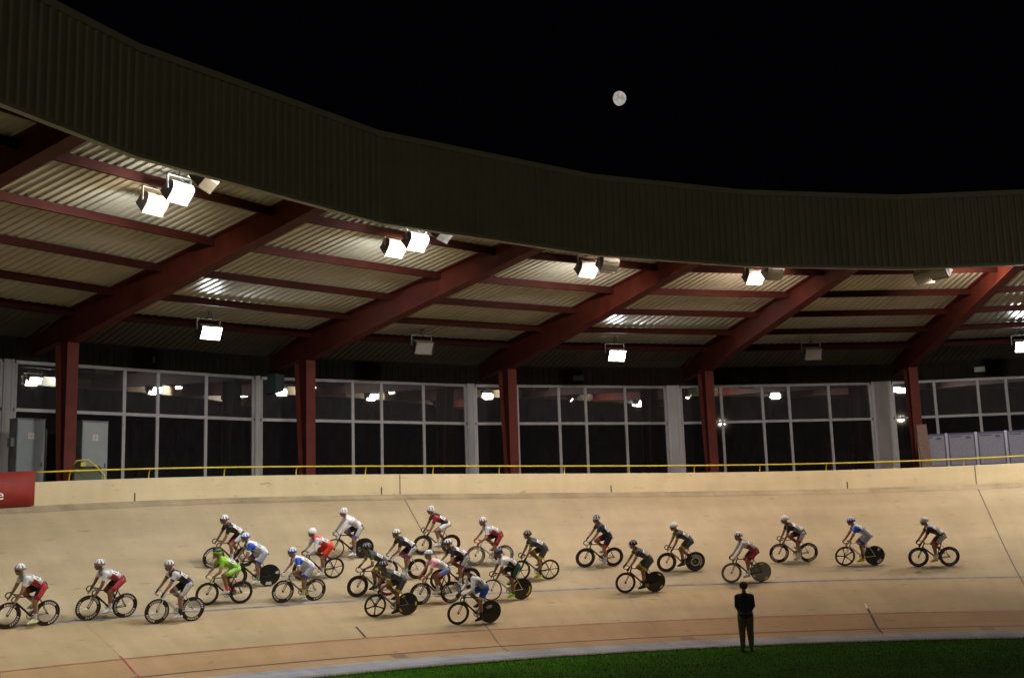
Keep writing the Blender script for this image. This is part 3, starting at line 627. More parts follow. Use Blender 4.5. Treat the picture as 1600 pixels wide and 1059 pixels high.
def rider_meshes(key):
    if key in _PC: return _PC[key]
    torso, grip, crank, look, long_ = key
    Bd, info = rider_pose(torso, grip, crank, look=look); me = Bd.grow(.0105); me.name = 'person'; me.materials.clear(); me.materials.append(None)
    u, dn, hip, sh = Bd.u, Bd.dn, Bd.hip, Bd.sh
    def along(c): return float((c-hip)@u)
    def wj(k, t, c, n): return k == 'torso' or (k == 'pelvis' and along(c) > .05) or (k == 'uarm' and (long_ or t < .62)) or (k == 'farm' and long_ and t < .93) or (k == 'neck' and t < .12)
    def zj(k, t, c, n):
        if k in ('uarm', 'farm'): return 3 if not ((k == 'uarm' and not long_ and t > .5) or (k == 'farm' and t > .85)) else 4
        a = along(c); d = n@dn
        if d > -.1 and abs(c[1]) < .17 and .10 < a < .44: return 1
        if abs(c[1]) > .135 and a > .36: return 3
        if abs(n[1]) > .55 and .02 < a < .42: return 2
        if a < .14: return 5
        return 0
    def wS(k, t, c, n): return (k == 'pelvis' and along(c) <= .06) or k == 'thigh' or (k == 'thigh2' and t < .60) or (k == 'torso' and along(c) < .05)
    def zS(k, t, c, n):
        if k == 'thigh2' and t > .22: return 2
        return 1 if n[1]*(1 if c[1] > 0 else -1) > .72 and k != 'pelvis' else 0
    g = dict(person=me, jersey=cloth(Bd, me, 'jersey', wj, zj, .007, 6), shorts=cloth(Bd, me, 'shorts', wS, zS, .006, 3))
    for s, tg in ((1, 'l'), (-1, 'r')):
        sd_ = lambda c, s=s: c[1]*s > 0
        g['shoe'+tg] = cloth(Bd, me, 'shoe', lambda k, t, c, n, f=sd_: k == 'foot' and f(c), lambda *a: 0, .006, 1)
        g['sock'+tg] = cloth(Bd, me, 'sock', lambda k, t, c, n, f=sd_: k == 'shin2' and t > .45 and f(c), lambda *a: 0, .004, 1)
        g['glove'+tg] = cloth(Bd, me, 'glove', lambda k, t, c, n, f=sd_: (k == 'hand' or (k == 'farm' and t > .95)) and f(c), lambda *a: 0, .003, 1)
    # helmet: ridged shell
    hc, fw, up = info['head']; sd = np.cross(up, fw)
    b = MB(); nu, nv = 24, 8; rows = []; mats_ = []
    for i in range(nv+1):
        t = math.pi*.56*i/nv; row = []
        for j in range(nu):
            a = 2*math.pi*j/nu; rl_ = 1+.03*math.cos(a*8)*math.sin(t)
            x = (.165 if math.cos(a) < 0 else .138)*math.sin(t)*math.cos(a); y = .104*math.sin(t)*math.sin(a)*rl_; z = .128*math.cos(t)*rl_+(.02*math.cos(a) if i > 5 else 0)
            row.append(Vector(hc+np.array(fw)*(x-.01)+sd*y+np.array(up)*(z+.047)))
        rows.append(row)
    b.loft(rows, 0, True); k = 0
    for i in range(nv):
        for j in range(nu):
            b.m[k] = 1 if (j % 3 == 0 and 1 < i < nv-2) else (2 if i >= nv-2 else 0); k += 1
    g['helmet'] = b.mesh('helmet', True); [g['helmet'].materials.append(None) for _ in range(3)]
    b = MB(); c0 = Vector(hc+fw*.093+up*.022)
    b.tube([Vector(hc+fw*(.045)+sd*.09*1+up*.025), Vector(hc+fw*.095+sd*.055+up*.022), Vector(hc+fw*.112+up*.02), Vector(hc+fw*.095-sd*.055+up*.022), Vector(hc+fw*.045-sd*.09+up*.025)], .014, 6)
    g['glasses'] = b.mesh('glasses', True); g['glasses'].materials.append(mat('lens_dark', (.01, .01, .012), .15))
    # race number on the left-hand side of the back
    b = MB(); c = hip+u*.29+dn*.028+np.array((0, .052, 0)); Y = np.array((0, 1., 0))
    bvh = BVHTree.FromPolygons([v.co.copy() for v in me.vertices], [tuple(p.vertices) for p in me.polygons])
    def cyl(a_, ph, rr_):      # sits on the jersey: cast from outside onto the back
        dr = Vector(dn*math.cos(R(ph))+Y*math.sin(R(ph))); o_ = Vector(c+u*a_); hit = bvh.ray_cast(o_+dr*.5, -dr)[0]
        return (hit if hit is not None else o_+dr*.13)+dr*(rr_-.116)
    b.loft([[cyl(.215*(i/4-.5), 0+15.5*j, .136) for j in range(6)] for i in range(5)]); b.loft([[cyl(.215*(i/4-.5), 0+15.5*j, .131) for j in range(6)] for i in range(5)])
    def strokes(segs, o):
        for (a0, b0, a1, b1) in segs: b.tube([cyl(.12*(.5-b0), o+22*a0, .137), cyl(.12*(.5-b1), o+22*a1, .137)], .008, 4, 1)
    strokes([(0, 0, 1, 0), (1, 0, 1, 1), (1, 1, 0, 1), (0, 1, 0, 0)], 10); strokes([(.5, 0, .5, 1), (.5, .5, 1, .5)], 44)
    g['race_number'] = b.mesh('race_number'); g['race_number'].materials.append(mat('number_cloth', (.72, .72, .70), .7)); g['race_number'].materials.append(mat('number_ink', (.03, .03, .035), .6))
    _PC[key] = g; return g

def cm(c, rough=.55):
    n = 'cloth_%d_%d_%d' % c
    return mat(n, lin(c), rough, noise=.06, nscale=30)
def put(name, me, parent, mats_):
    o = link(name, me, parent)
    for i, m in enumerate(mats_): o.material_slots[i].link = 'OBJECT'; o.material_slots[i].material = m
    return o
WH, GY, DG, BK, NV = (206, 206, 210), (120, 122, 126), (52, 56, 60), (16, 16, 20), (16, 22, 48)
RD, PK, YL, LM, BL, OR = (170, 26, 36), (195, 62, 70), (205, 190, 20), (120, 180, 28), (40, 80, 190), (225, 60, 30)
# kit: jersey main, back, side, sleeve, cuff, lower back | shorts main, side, hem | shoe, sock, glove(None = bare) | helmet shell, vents, rim | long sleeves, skin
KIT = {
 'red_white': (((140, 138, 144), (158, 154, 158), RD, (200, 200, 206), WH, (110, 112, 118)), (BK, PK, (140, 20, 30)), (WH, WH, None), (WH, (90, 30, 40), GY), 0),
 'black_white': ((BK, (205, 203, 208), (60, 12, 20), BK, BK, (190, 190, 195)), (BK, (200, 200, 208), (150, 30, 60)), (WH, WH, None), ((215, 215, 218), BK, (90, 90, 95)), 0),
 'black_stripe': ((BK, BK, NV, (200, 200, 210), BK, NV), (BK, WH, WH), (WH, BK, BK), (WH, BK, GY), 0),
 'white_blue': (((215, 218, 230), WH, (190, 195, 215), BL, WH, (190, 194, 215)), ((205, 209, 224), (178, 184, 216), BL), (WH, (200, 205, 90), None), (WH, BL, (60, 80, 140)), 0),
 'grey_yellow': ((DG, (64, 68, 72), (70, 72, 74), DG, YL, (58, 60, 64)), (DG, (72, 76, 80), YL), (BK, BK, BK), (BK, (150, 150, 155), DG), 0),
 'lime': ((LM, (150, 200, 70), LM, (135, 185, 45), LM, (40, 70, 20)), ((120, 190, 40), (170, 220, 110), LM), (WH, (225, 80, 30), LM), ((30, 60, 20), BK, LM), 0),
 'coral': (((215, 60, 75), (220, 120, 130), OR, (190, 190, 205), (190, 190, 205), OR), (OR, OR, (170, 40, 60)), (WH, WH, None), (WH, (200, 200, 205), WH), 1),
 'white_long': ((WH, WH, WH, (225, 225, 240), (60, 90, 200), (215, 218, 225)), (BK, WH, (60, 90, 210)), (WH, (150, 152, 160), WH), (WH, (120, 125, 130), WH), 1),
 'black_red': ((BK, (60, 60, 66), (40, 16, 24), (150, 30, 45), BK, PK), ((200, 200, 206), (215, 215, 220), (120, 120, 126)), (WH, WH, BK), (WH, BK, WH), 0),
 'white_red': (((220, 205, 212), WH, WH, (225, 150, 155), (225, 200, 205), WH), (BK, (120, 150, 220), OR), (WH, WH, None), ((205, 208, 212), (140, 145, 150), GY), 0),
 'white_black': ((WH, WH, BK, (222, 222, 226), WH, BK), (BK, (30, 90, 70), BK), ((150, 225, 30), None, None), ((60, 70, 90), BK, DG), 0),
 'blue_black': ((NV, WH, (130, 140, 165), (215, 215, 220), (120, 120, 130), NV), ((40, 80, 170), (40, 90, 200), (200, 205, 215)), (BK, BK, (30, 60, 150)), (BK, (40, 20, 26), BK), 1),
 'navy': ((NV, NV, NV, (30, 36, 66), NV, NV), (NV, (24, 30, 60), OR), (WH, (190, 205, 225), NV), (NV, (200, 200, 210), (190, 190, 200)), 0),
}
def person(i, key, kit, M, label, skin, over=None, glasses=False, number=True):
    K = KIT[kit]; over = over or {}; g = rider_meshes(key+(K[4],))
    p = put('person', g['person'], None, [skin]); p.matrix_world = M; tag(p, label, 'cyclist', 'cyclists racing round the banked track')
    J = over.get('jersey', K[0]); Sh = over.get('shorts', K[1]); sh, so_, gl = over.get('feet', K[2]); He = over.get('helmet', K[3])
    put('jersey', g['jersey'], p, [cm(c) for c in J]); put('shorts', g['shorts'], p, [cm(c) for c in Sh])
    for t in 'lr':
        put('shoe', g['shoe'+t], p, [cm(sh, .35)])
        if so_: put('sock', g['sock'+t], p, [cm(so_)])
        if gl: put('glove', g['glove'+t], p, [cm(gl)])
    put('helmet', g['helmet'], p, [cm(c, .3) for c in He])
    if glasses: link('glasses', g['glasses'], p)
    if number: link('race_number', g['race_number'], p)
    return p

# ------------------------------------------------------------------ track bicycles
m_tyre = mat('tyre_rubber', (.018, .018, .018), .6); m_spoke = mat('spoke_steel', (.35, .35, .36), .35, 1); m_alu = mat('crank_alloy', (.30, .30, .31), .35, .9); m_blk = mat('carbon_black', (.014, .014, .015), .3)
m_sad = mat('saddle_black', (.015, .015, .016), .5); m_tape = mat('bar_tape', (.02, .02, .022), .7)
RWL = .335
_W = {}
def wheel_meshes(kind):
    if kind in _W: return _W[kind]
    g = {}
    b = MB(); n = 40; b.tube([(RWL*.963*math.cos(2*math.pi*i/n), 0, RWL*.963*math.sin(2*math.pi*i/n)) for i in range(n)], .0125, 8, closed=True); g['tyre'] = b.mesh('tyre', True); g['tyre'].materials.append(m_tyre)
    b = MB(); ro = RWL*.935
    def annulus(r0, r1, w0, w1, n=48, mi=0, patches=()):
        rows = []
        for i in range(n+1):
            a = 2*math.pi*i/n; c, s = math.cos(a), math.sin(a)
            rows.append([(r*c, y, r*s) for r, y in ((r0, w0/2), (r1, w1/2), (r1, -w1/2), (r0, -w0/2), (r0, w0/2))])
        k = len(b.m); b.loft(rows, mi)
        for i in range(n):
            for (p0, p1) in patches:
                if p0 <= i < p1: b.m[k+i*4] = 1; b.m[k+i*4+2] = 1
    hub = MB(); hub.tube([(0, -.05, 0), (0, .05, 0)], .02, 8); hub.tube([(0, -.012, 0), (0, .012, 0)], .03, 8)
    if kind in ('deep', 'deeplogo', 'slim', 'mid'):
        dp = {'deep': .092, 'deeplogo': .088, 'slim': .02, 'mid': .06}[kind]
        annulus(ro-dp, ro, .012, .022)
        if kind == 'deeplogo':        # white lettering blocks on the rim sides
            for base in (2, 18, 34):
                for q in range(6):
                    for s in (1, -1):
                        a0 = (base+q*1.5)*2*math.pi/48; a1 = a0+.115; r0, r1 = ro-dp*.80, ro-dp*.25; y = s*.0122
                        b.add([(r0*math.cos(a0), y, r0*math.sin(a0)), (r1*math.cos(a0+.03), y, r1*math.sin(a0+.03)), (r1*math.cos(a1+.03), y, r1*math.sin(a1+.03)), (r0*math.cos(a1), y, r0*math.sin(a1)),
                               (r0*math.cos(a0), y*.8, r0*math.sin(a0)), (r1*math.cos(a0+.03), y*.8, r1*math.sin(a0+.03)), (r1*math.cos(a1+.03), y*.8, r1*math.sin(a1+.03)), (r0*math.cos(a1), y*.8, r0*math.sin(a1))],
                              [(0, 1, 2, 3), (7, 6, 5, 4), (0, 4, 5, 1), (1, 5, 6, 2), (2, 6, 7, 3), (3, 7, 4, 0)], 1)
        sp = MB(); ns = 20
        for i in range(ns):
            a = 2*math.pi*i/ns; a2 = a+(.25 if i % 2 else -.25); y = .022 if i % 2 else -.022
            sp.tube([(.02*math.cos(a2*1), y, .02*math.sin(a2)), ((ro-dp)*math.cos(a), 0, (ro-dp)*math.sin(a))], .0016, 4)
        g['spokes'] = sp.mesh('spokes'); g['spokes'].materials.append(m_spoke)
    elif kind in ('five', 'six'):
        annulus(ro-.045, ro, .014, .022); ns = 5 if kind == 'five' else 6; wd = .042 if kind == 'five' else .020; sp = MB()
        for i in range(ns):
            a = 2*math.pi*i/ns+.3; c, s = math.cos(a), math.sin(a)
            def q(r, w, y): return (r*c-w*s, y, r*s+w*c)
            sp.add([q(.02, -wd*.6, -.01), q(.02, wd*.6, -.01), q(.02, wd*.6, .01), q(.02, -wd*.6, .01), q(.16, -wd*.32, -.008), q(.16, wd*.32, -.008), q(.16, wd*.32, .008), q(.16, -wd*.32, .008), q(ro-.04, -wd*.62, -.006), q(ro-.04, wd*.62, -.006), q(ro-.04, wd*.62, .006), q(ro-.04, -wd*.62, .006)],
                   [(0, 1, 2, 3), (0, 4, 5, 1), (1, 5, 6, 2), (2, 6, 7, 3), (3, 7, 4, 0), (4, 8, 9, 5), (5, 9, 10, 6), (6, 10, 11, 7), (7, 11, 8, 4), (8, 11, 10, 9)])
        g['spokes'] = sp.mesh('spokes'); g['spokes'].materials.append(m_blk)
    else:   # disc family
        rows = []
        for i in range(49):
            a = 2*math.pi*i/48; rows.append([(r*math.cos(a), y, r*math.sin(a)) for r, y in ((.001, .028), (.1, .022), (.2, .014), (ro, .011), (ro, -.011), (.2, -.014), (.1, -.022), (.001, -.028))])
        b.loft(rows)
        def patch(a0, a1, r0, r1, mi, n=6):
            for s in (1, -1):
                top = []; bot = []
                for j in range(n+1):
                    a = R(a0+(a1-a0)*j/n)
                    top.append([(r*math.cos(a), s*(.0165 if r > .2 else .021), r*math.sin(a)) for r in (r0, r1)]); bot.append([(r*math.cos(a), s*.008, r*math.sin(a)) for r in (r0, r1)])
                b.loft([r_+rb[::-1]+[r_[0]] for r_, rb in zip(top, bot)], mi)
        if kind == 'disc_yellow': [patch(a, a+24, .24, .29, 1) for a in (20, 260, 160)]
        if kind == 'disc_arcs': [patch(a, a+70, .235, .28, 1) for a in (20, 200)]
        if kind == 'disc_white': patch(-30, 10, .2, .29, 1); patch(232, 250, .2, .3, 1)
        if kind == 'disc_ring': [patch(a, a+9, .17, .24, 1, 2) for a in range(180, 345, 14)]; patch(0, 359, .12, .15, 1, 30)
        if kind == 'disc_badge': patch(100, 160, .07, .2, 1)
    g['rim'] = b.mesh('rim', False); [g['rim'].materials.append(None) for _ in range(2)]
    g['hub'] = hub.mesh('hub', True); g['hub'].materials.append(m_blk)
    _W[kind] = g; return g
def make_wheel(kind, parent, x, rimc, patchc, spin):
    g = wheel_meshes(kind); e = link('wheel', g['tyre'], parent); e.location = (x, 0, RWL)
    e.rotation_euler = (0, spin, 0)
    put('rim', g['rim'], e, [rimc, patchc]); link('hub', g['hub'], e)
    if 'spokes' in g: link('spokes', g['spokes'], e)
def frame_meshes(aero=False):
    g = {}; RH = (-.49, 0, RWL); BBt = tuple(BB); HT_, HB = (.305, 0, .80), (.345, 0, .675); ST = (-.27, 0, .86); SS = (-.295, 0, .965)
    b = MB()
    b.tube([HB, (.10, 0, .46), BBt], [.022, .026, .026], 8); b.tube([(HT_[0]+.005, 0, .785), (-.245, 0, .775)], .016, 8); b.tube([BBt, ST], .018, 8); b.tube([HT_, HB], .022, 8)
    for s in (1, -1):
        b.tube([(BB[0], s*.02, BB[2]), (-.30, s*.045, .31), (-.49, s*.058, RWL)], .011, 6); b.tube([(-.235, s*.012, .76), (-.30, s*.04, .66), (-.49, s*.058, RWL)], .0085, 6); b.tube([(-.505, s*.058, RWL), (-.475, s*.058, RWL)], .016, 6)
    g['frame'] = b.mesh('frame', True)
    b = MB(); b.tube([HB, (.36, 0, .66)], .022, 8); b.tube([(.36, -.04, .66), (.36, .04, .66)], .016, 6)
    for s in (1, -1): b.tube([(.36, s*.042, .66), (.40, s*.05, .53), (.49, s*.052, RWL)], [.015, .013, .009], 6)
    g['fork'] = b.mesh('fork', True)
    b = MB(); b.tube([(HT_[0]-.004, 0, .79), (.29, 0, .845)], .019, 8); b.tube([(.29, 0, .84), (.405, 0, .862)], .016, 8)
    g['stem'] = b.mesh('stem', True)
    b = MB(); pts = []
    b.tube([(.405, -.14, .862), (.405, .14, .862)], .0145, 8)
    for s in (1, -1): b.tube([(.405, s*.14, .862), (.412, s*.19, .86), (.44, s*.205, .856), (.485, s*.207, .842), (.513, s*.208, .80), (.505, s*.21, .745), (.465, s*.212, .712), (.40, s*.213, .705)], .0155, 8)
    g['handlebar'] = b.mesh('handlebar', True)
    b = MB(); b.tube([ST, SS], .014, 8); b.box((-.30, 0, .972), (.05, .03, .02)); g['seat_post'] = b.mesh('seat_post', True)
    b = MB(); rows = []
    for x, w, z, h in ((-.435, .055, .998, .02), (-.42, .07, 1.0, .028), (-.36, .068, .998, .03), (-.29, .04, .994, .028), (-.21, .022, .990, .024), (-.165, .014, .988, .018)):
        rows.append([(x, w*math.cos(t), z-.012+h*.6*math.sin(t)) for t in [2*math.pi*k/10 for k in range(10)]])
    b.loft(rows, 0, True); b.f.append(tuple(range(10))); b.m.append(0); b.f.append(tuple(50+k for k in range(10))[::-1]); b.m.append(0); g['saddle'] = b.mesh('saddle', True)
    b = MB(); rows = []
    for i in range(33):
        a = 2*math.pi*i/32; rr_ = .098+(.004 if i % 2 else 0); rows.append([(rr_*math.cos(a), -.045, rr_*math.sin(a)), (.078*math.cos(a), -.045, .078*math.sin(a)), (.078*math.cos(a), -.049, .078*math.sin(a)), (rr_*math.cos(a), -.049, rr_*math.sin(a)), (rr_*math.cos(a), -.045, rr_*math.sin(a))])
    b.loft(rows)
    for k in range(5): a = 2*math.pi*k/5; b.tube([(0, -.047, 0), (.085*math.cos(a), -.047, .085*math.sin(a))], .008, 5)
    b.tube([(0, -.055, 0), (0, .05, 0)], .018, 8); g['chainring'] = b.mesh('chainring')
    b = MB(); b.tube([(-.49, -.047, RWL+.035), (BB[0], -.047, BB[2]+.1)], .005, 4); b.tube([(-.49, -.047, RWL-.035), (BB[0], -.047, BB[2]-.1)], .005, 4); g['chain'] = b.mesh('chain')
    b = MB(); b.tube([(0, 0, 0), (CRANK, 0, 0)], [.014, .010], 6); g['crank_arm'] = b.mesh('crank_arm', True)
    b = MB(); b.box((0, 0, 0), (.09, .07, .018)); g['pedal'] = b.mesh('pedal')
    for k_, m in (('saddle', m_sad), ('seat_post', m_blk), ('chainring', m_alu), ('chain', m_blk), ('crank_arm', m_alu), ('pedal', m_blk)): g[k_].materials.append(m)
    for k_ in ('frame', 'fork', 'stem', 'handlebar'): g[k_].materials.append(None)
    return g
FR = frame_meshes()
def bike(i, M, crank, fr, fork, bar, wf, wr, rimf, rimr, pf, pr, label):
    e = empty('track_bicycle', label=label, cat='bicycle', group='track bicycles ridden in the race'); e.matrix_world = M
    put('frame', FR['frame'], e, [fr]); put('fork', FR['fork'], e, [fork]); hb = put('handlebar', FR['handlebar'], e, [bar]); put('stem', FR['stem'], e, [bar])
    for k in ('saddle', 'seat_post', 'chain'): link(k, FR[k], e)
    c = link('chainring', FR['chainring'], e); c.location = BB
    for s in (1, -1):
        a = R(crank) if s == 1 else R(crank+180); o = link('crank_arm', FR['crank_arm'], e); o.location = (BB[0], s*.065, BB[2]); o.rotation_euler = (0, a, 0)
        q = link('pedal', FR['pedal'], o); q.location = (CRANK, s*.05, 0); q.rotation_euler = (0, -a+.2, 0)
    make_wheel(wf, e, .49, rimf, pf, random.random()*6); make_wheel(wr, e, -.49, rimr, pr, random.random()*6)
    return e
def pm(nm, c, rough=.3): return mat('bike_'+nm, lin(c), rough)
BKp, WHp, GRp, RDp, DRp, YLp, BLp = pm('black', (24, 24, 27)), pm('white', (215, 215, 218)), pm('grey', (120, 125, 130)), pm('red', (150, 25, 30)), pm('darkred', (36, 14, 15)), pm('yellow', (225, 215, 20)), pm('blue', (60, 120, 190))
BM = {'k': BKp, 'w': WHp, 'g': GRp, 'r': RDp, 'd': DRp, 'y': YLp, 'b': BLp}
# x, y, z, heading, slope, torso, grip, crank, look, kit, frame/fork/bar colours, front wheel (kind, rim, patch), rear wheel, glasses, person label, bicycle label, overrides
RID = [
 (-12.38, 29.52, 1.29, 224.2, 19, 33, 'drops', 80, 12, 'red_white', 'kkk', ('deeplogo', 'd', 'w'), ('deeplogo', 'd', 'w'), 0, 'leading cyclist in red and grey jersey with pale yellow-green shoes', 'black track bicycle with white lettered rims, first in the line', dict(feet=((215, 225, 170), WH, None))),
 (-10.91, 31.0, 1.34, 220.4, 20, 29, 'drops', 30, 0, 'red_white', 'kkk', ('deeplogo', 'd', 'w'), ('deeplogo', 'd', 'w'), 0, 'crouching cyclist in red and white jersey, second in the line', 'black track bicycle with white lettered rims, second in the line', {}),
 (-9.28, 31.59, 1.16, 217.3, 18, 44, 'hooks', 60, 15, 'black_stripe', 'www', ('deeplogo', 'k', 'w'), ('deeplogo', 'k', 'w'), 0, 'upright cyclist in black jersey with white sleeve stripes, third in the line', 'white-framed track bicycle with deep black rims, third in the line', {}),
 (-8.83, 35.59, 2.46, 212.6, 27, 37, 'drops', 20, 12, 'black_white', 'kkk', ('deeplogo', 'd', 'w'), ('deep', 'k', 'w'), 0, 'cyclist in black and white kit highest on the bank at far left', 'black track bicycle with dark red front rim, high on the bank', {}),
 (-8.4, 33.34, 1.49, 211.5, 22, 36, 'hooks', -20, 22, 'lime', 'kkw', ('mid', 'k', 'k'), ('mid', 'd', 'w'), 1, 'cyclist in bright lime green jersey and shorts with orange sock', 'black track bicycle with plain thin rims under the lime green rider', {}),
 (-7.92, 34.77, 1.9, 206.0, 24, 35, 'hooks', 70, 16, 'white_blue', 'kkk', ('deep', 'k', 'w'), ('disc_white', 'k', 'w'), 0, 'cyclist in white and blue kit beside the lime green rider', 'track bicycle with dark rear disc wheel beside the lime green rider', dict(feet=(WH, (120, 150, 110), WH))),
 (-6.48, 34.39, 1.45, 210.1, 22, 36, 'tops', 60, 20, 'white_blue', 'gkw', ('deeplogo', 'k', 'w'), ('deeplogo', 'k', 'w'), 1, 'cyclist in white and blue kit with yellow glasses and yellow socks', 'grey track bicycle with white lettered deep rims under the yellow-glassed rider', dict(feet=(WH, (210, 220, 60), (150, 150, 155)))),
 (-6.19, 36.03, 2.02, 208.2, 25, 32, 'hooks', 55, 14, 'coral', 'kkk', ('deep', 'k', 'w'), ('six', 'k', 'k'), 0, 'cyclist in coral red speedsuit with long pale sleeves', 'black track bicycle with six-spoke rear wheel under the coral red rider', {}),
 (-5.48, 37.65, 2.58, 203.5, 27, 42, 'hooks', 75, 14, 'white_long', 'kkk', ('slim', 'k', 'k'), ('disc_badge', 'k', 'g'), 0, 'cyclist in long-sleeved white jersey and black shorts high on the bank', 'track bicycle with black rear disc under the white long-sleeved rider', {}),
 (-4.45, 35.53, 1.48, 205.9, 22, 36, 'tops', 10, 16, 'grey_yellow', 'grk', ('deep', 'k', 'k'), ('mid', 'r', 'k'), 0, 'dark grey cyclist with yellow hems, left of the pair in the pack', 'grey and red track bicycle left of the pair of dark grey riders', {}),
 (-3.69, 36.92, 1.89, 203.0, 25, 38, 'hooks', 50, 14, 'black_white', 'www', ('mid', 'k', 'k'), ('deep', 'd', 'w'), 0, 'cyclist in black and white kit on a white bicycle in the pack', 'white-framed track bicycle with dark red rear rim in the pack', {}),
 (-3.76, 34.23, .97, 205.8, 17, 33, 'hooks', 80, 16, 'grey_yellow', 'gkk', ('five', 'k', 'y'), ('disc_yellow', 'k', 'y'), 0, 'dark grey cyclist with yellow hems, lowest on the bank in the pack', 'track bicycle with five-spoke front wheel and yellow-marked rear disc', {}),
 (-2.74, 38.89, 2.61, 200.8, 27, 38, 'drops', -10, 12, 'black_red', 'gkk', ('deep', 'k', 'w'), ('deep', 'd', 'k'), 1, 'cyclist in black jersey with red trim and white shorts, high on the bank', 'grey track bicycle with deep black rims, beside the wall joint', {}),
 (-2.56, 35.53, 1.2, 202.7, 19, 36, 'hooks', -20, 14, 'white_red', 'kkr', ('deeplogo', 'd', 'w'), ('deeplogo', 'd', 'w'), 0, 'cyclist in pinkish white jersey with black, blue and red shorts', 'black track bicycle with red bars and dark red rims in the pack', {}),
 (-.98, 38.66, 2.21, 198.0, 26, 36, 'hooks', 85, 10, 'red_white', 'wwr', ('deeplogo', 'g', 'w'), ('deeplogo', 'g', 'w'), 0, 'cyclist in red and white jersey with black sock, last high in the pack', 'white-framed track bicycle with grey rims, top right of the pack', dict(feet=(WH, BK, (190, 40, 50)))),
 (-2.03, 36.77, 1.56, 200.9, 23, 31, 'hooks', 70, 10, 'black_white', 'kkk', ('mid', 'k', 'k'), ('deep', 'd', 'k'), 0, 'cyclist in black and white kit partly hidden in the middle of the pack', 'black track bicycle partly hidden in the middle of the pack', {}),
 (-.42, 36.34, 1.2, 198.4, 19, 33, 'drops', 80, 16, 'white_black', 'wwk', ('slim', 'k', 'k'), ('disc_arcs', 'k', 'y'), 0, 'cyclist in white and black jersey with bright green shoes', 'white track bicycle with yellow-arced rear disc under the green-shoed rider', {}),
 (.49, 37.99, 1.71, 194.5, 23, 35, 'drops', 75, 12, 'grey_yellow', 'gkk', ('six', 'k', 'k'), ('six', 'k', 'k'), 0, 'dark grey cyclist with bright yellow shoes at the right of the pack', 'grey track bicycle with six-spoke wheels under the yellow-shoed rider', dict(feet=(YL, BK, BK))),
 (-1.36, 34.27, .68, 201.4, 18, 46, 'tops', 85, 14, 'blue_black', 'kkk', ('mid', 'k', 'k'), ('disc_badge', 'k', 'w'), 0, 'small cyclist with black helmet and blue shorts, lowest on the bank', 'black track bicycle with black rear disc, lowest on the bank', {}),
 (2.68, 39.24, 2.02, 191.6, 25, 52, 'hooks', 85, 10, 'navy', 'kkk', ('deep', 'k', 'k'), ('deep', 'k', 'k'), 0, 'tall upright cyclist all in navy with red shorts hem', 'black track bicycle with deep plain black rims under the navy rider', {}),
 (3.84, 37.54, 1.24, 190.1, 19, 44, 'hooks', 50, 14, 'grey_yellow', 'drk', ('mid', 'k', 'k'), ('disc_yellow', 'k', 'y'), 0, 'dark grey and yellow cyclist just above the blue line, right of the pack', 'dark red track bicycle with yellow-marked rear disc wheel on the blue line', {}),
 (5.39, 39.18, 1.79, 186.9, 24, 40, 'drops', 20, 12, 'grey_yellow', 'grk', ('deep', 'k', 'k'), ('disc_ring', 'k', 'w'), 0, 'dark grey and yellow cyclist with a plain white helmet', 'grey track bicycle with white-marked rear disc under the white-helmeted rider', dict(helmet=(WH, (200, 200, 205), WH))),
 (7.41, 38.44, 1.41, 183.4, 21, 44, 'hooks', 30, 12, 'red_white', 'kgk', ('mid', 'g', 'k'), ('disc_yellow', 'g', 'y'), 0, 'long-sleeved cyclist in red and white above the standing man', 'track bicycle with grey rear disc above the standing man', dict(long=1)),
 (9.32, 39.82, 1.96, 179.9, 24, 34, 'drops', 80, 10, 'black_white', 'gkk', ('deeplogo', 'd', 'w'), ('deeplogo', 'd', 'w'), 0, 'cyclist in black and white kit, third from the end', 'black track bicycle with dark red lettered rims, third from the end', dict(jersey=((70, 20, 34), (200, 198, 204), (120, 116, 124), BK, BK, (200, 198, 204)), helmet=(WH, (200, 200, 205), WH))),
 (11.44, 39.41, 1.8, 177.0, 23, 40, 'hooks', 40, 10, 'white_blue', 'wwk', ('five', 'd', 'w'), ('disc_white', 'k', 'w'), 0, 'cyclist in white and blue kit with yellow shoes, second from the end', 'white track bicycle with five-spoke front wheel and dark disc', dict(feet=(YL, (120, 20, 40), None))),
 (13.77, 38.99, 1.71, 171.9, 23, 40, 'hooks', 30, 10, 'black_white', 'kkk', ('deeplogo', 'd', 'b'), ('deeplogo', 'd', 'b'), 0, 'last cyclist at far right in black and white kit with yellow shoes', 'black track bicycle with blue-marked dark rims, last at far right', dict(jersey=((200, 198, 204), (206, 206, 210), (90, 30, 46), BK, BK, (200, 198, 204)), feet=(YL, WH, BK), helmet=(WH, (200, 200, 205), WH))),
]
for i, r in enumerate(RID):
    x, y, z, hd, sl, torso, grip, crank, look, kit, fc, wf, wr, gl, lab, blab, ov = r
    lean = .7*sl
    M = Matrix.Translation((x, y, z+.002)) @ Matrix.Rotation(R(hd), 4, 'Z') @ Matrix.Rotation(R(-lean), 4, 'X')
    if ov.get('long'): KIT['_l'] = KIT[kit][:4]+(1,); kit = '_l'
    torso -= 0 if torso > 48 else (5, 3, 7, 4)[i % 4]
    person(i, (torso, grip, crank, look), kit, M, lab, m_skin2 if i in (1, 9, 11, 16) else m_skin, ov, bool(gl) or i % 3 == 0, True)
    bike(i, M, crank, BM[fc[0]], BM[fc[1]], BM[fc[2]], wf[0], wr[0], BM[wf[1]], BM[wr[1]], BM[wf[2]], BM[wr[2]], blab)
    if '_l' in KIT: del KIT['_l']

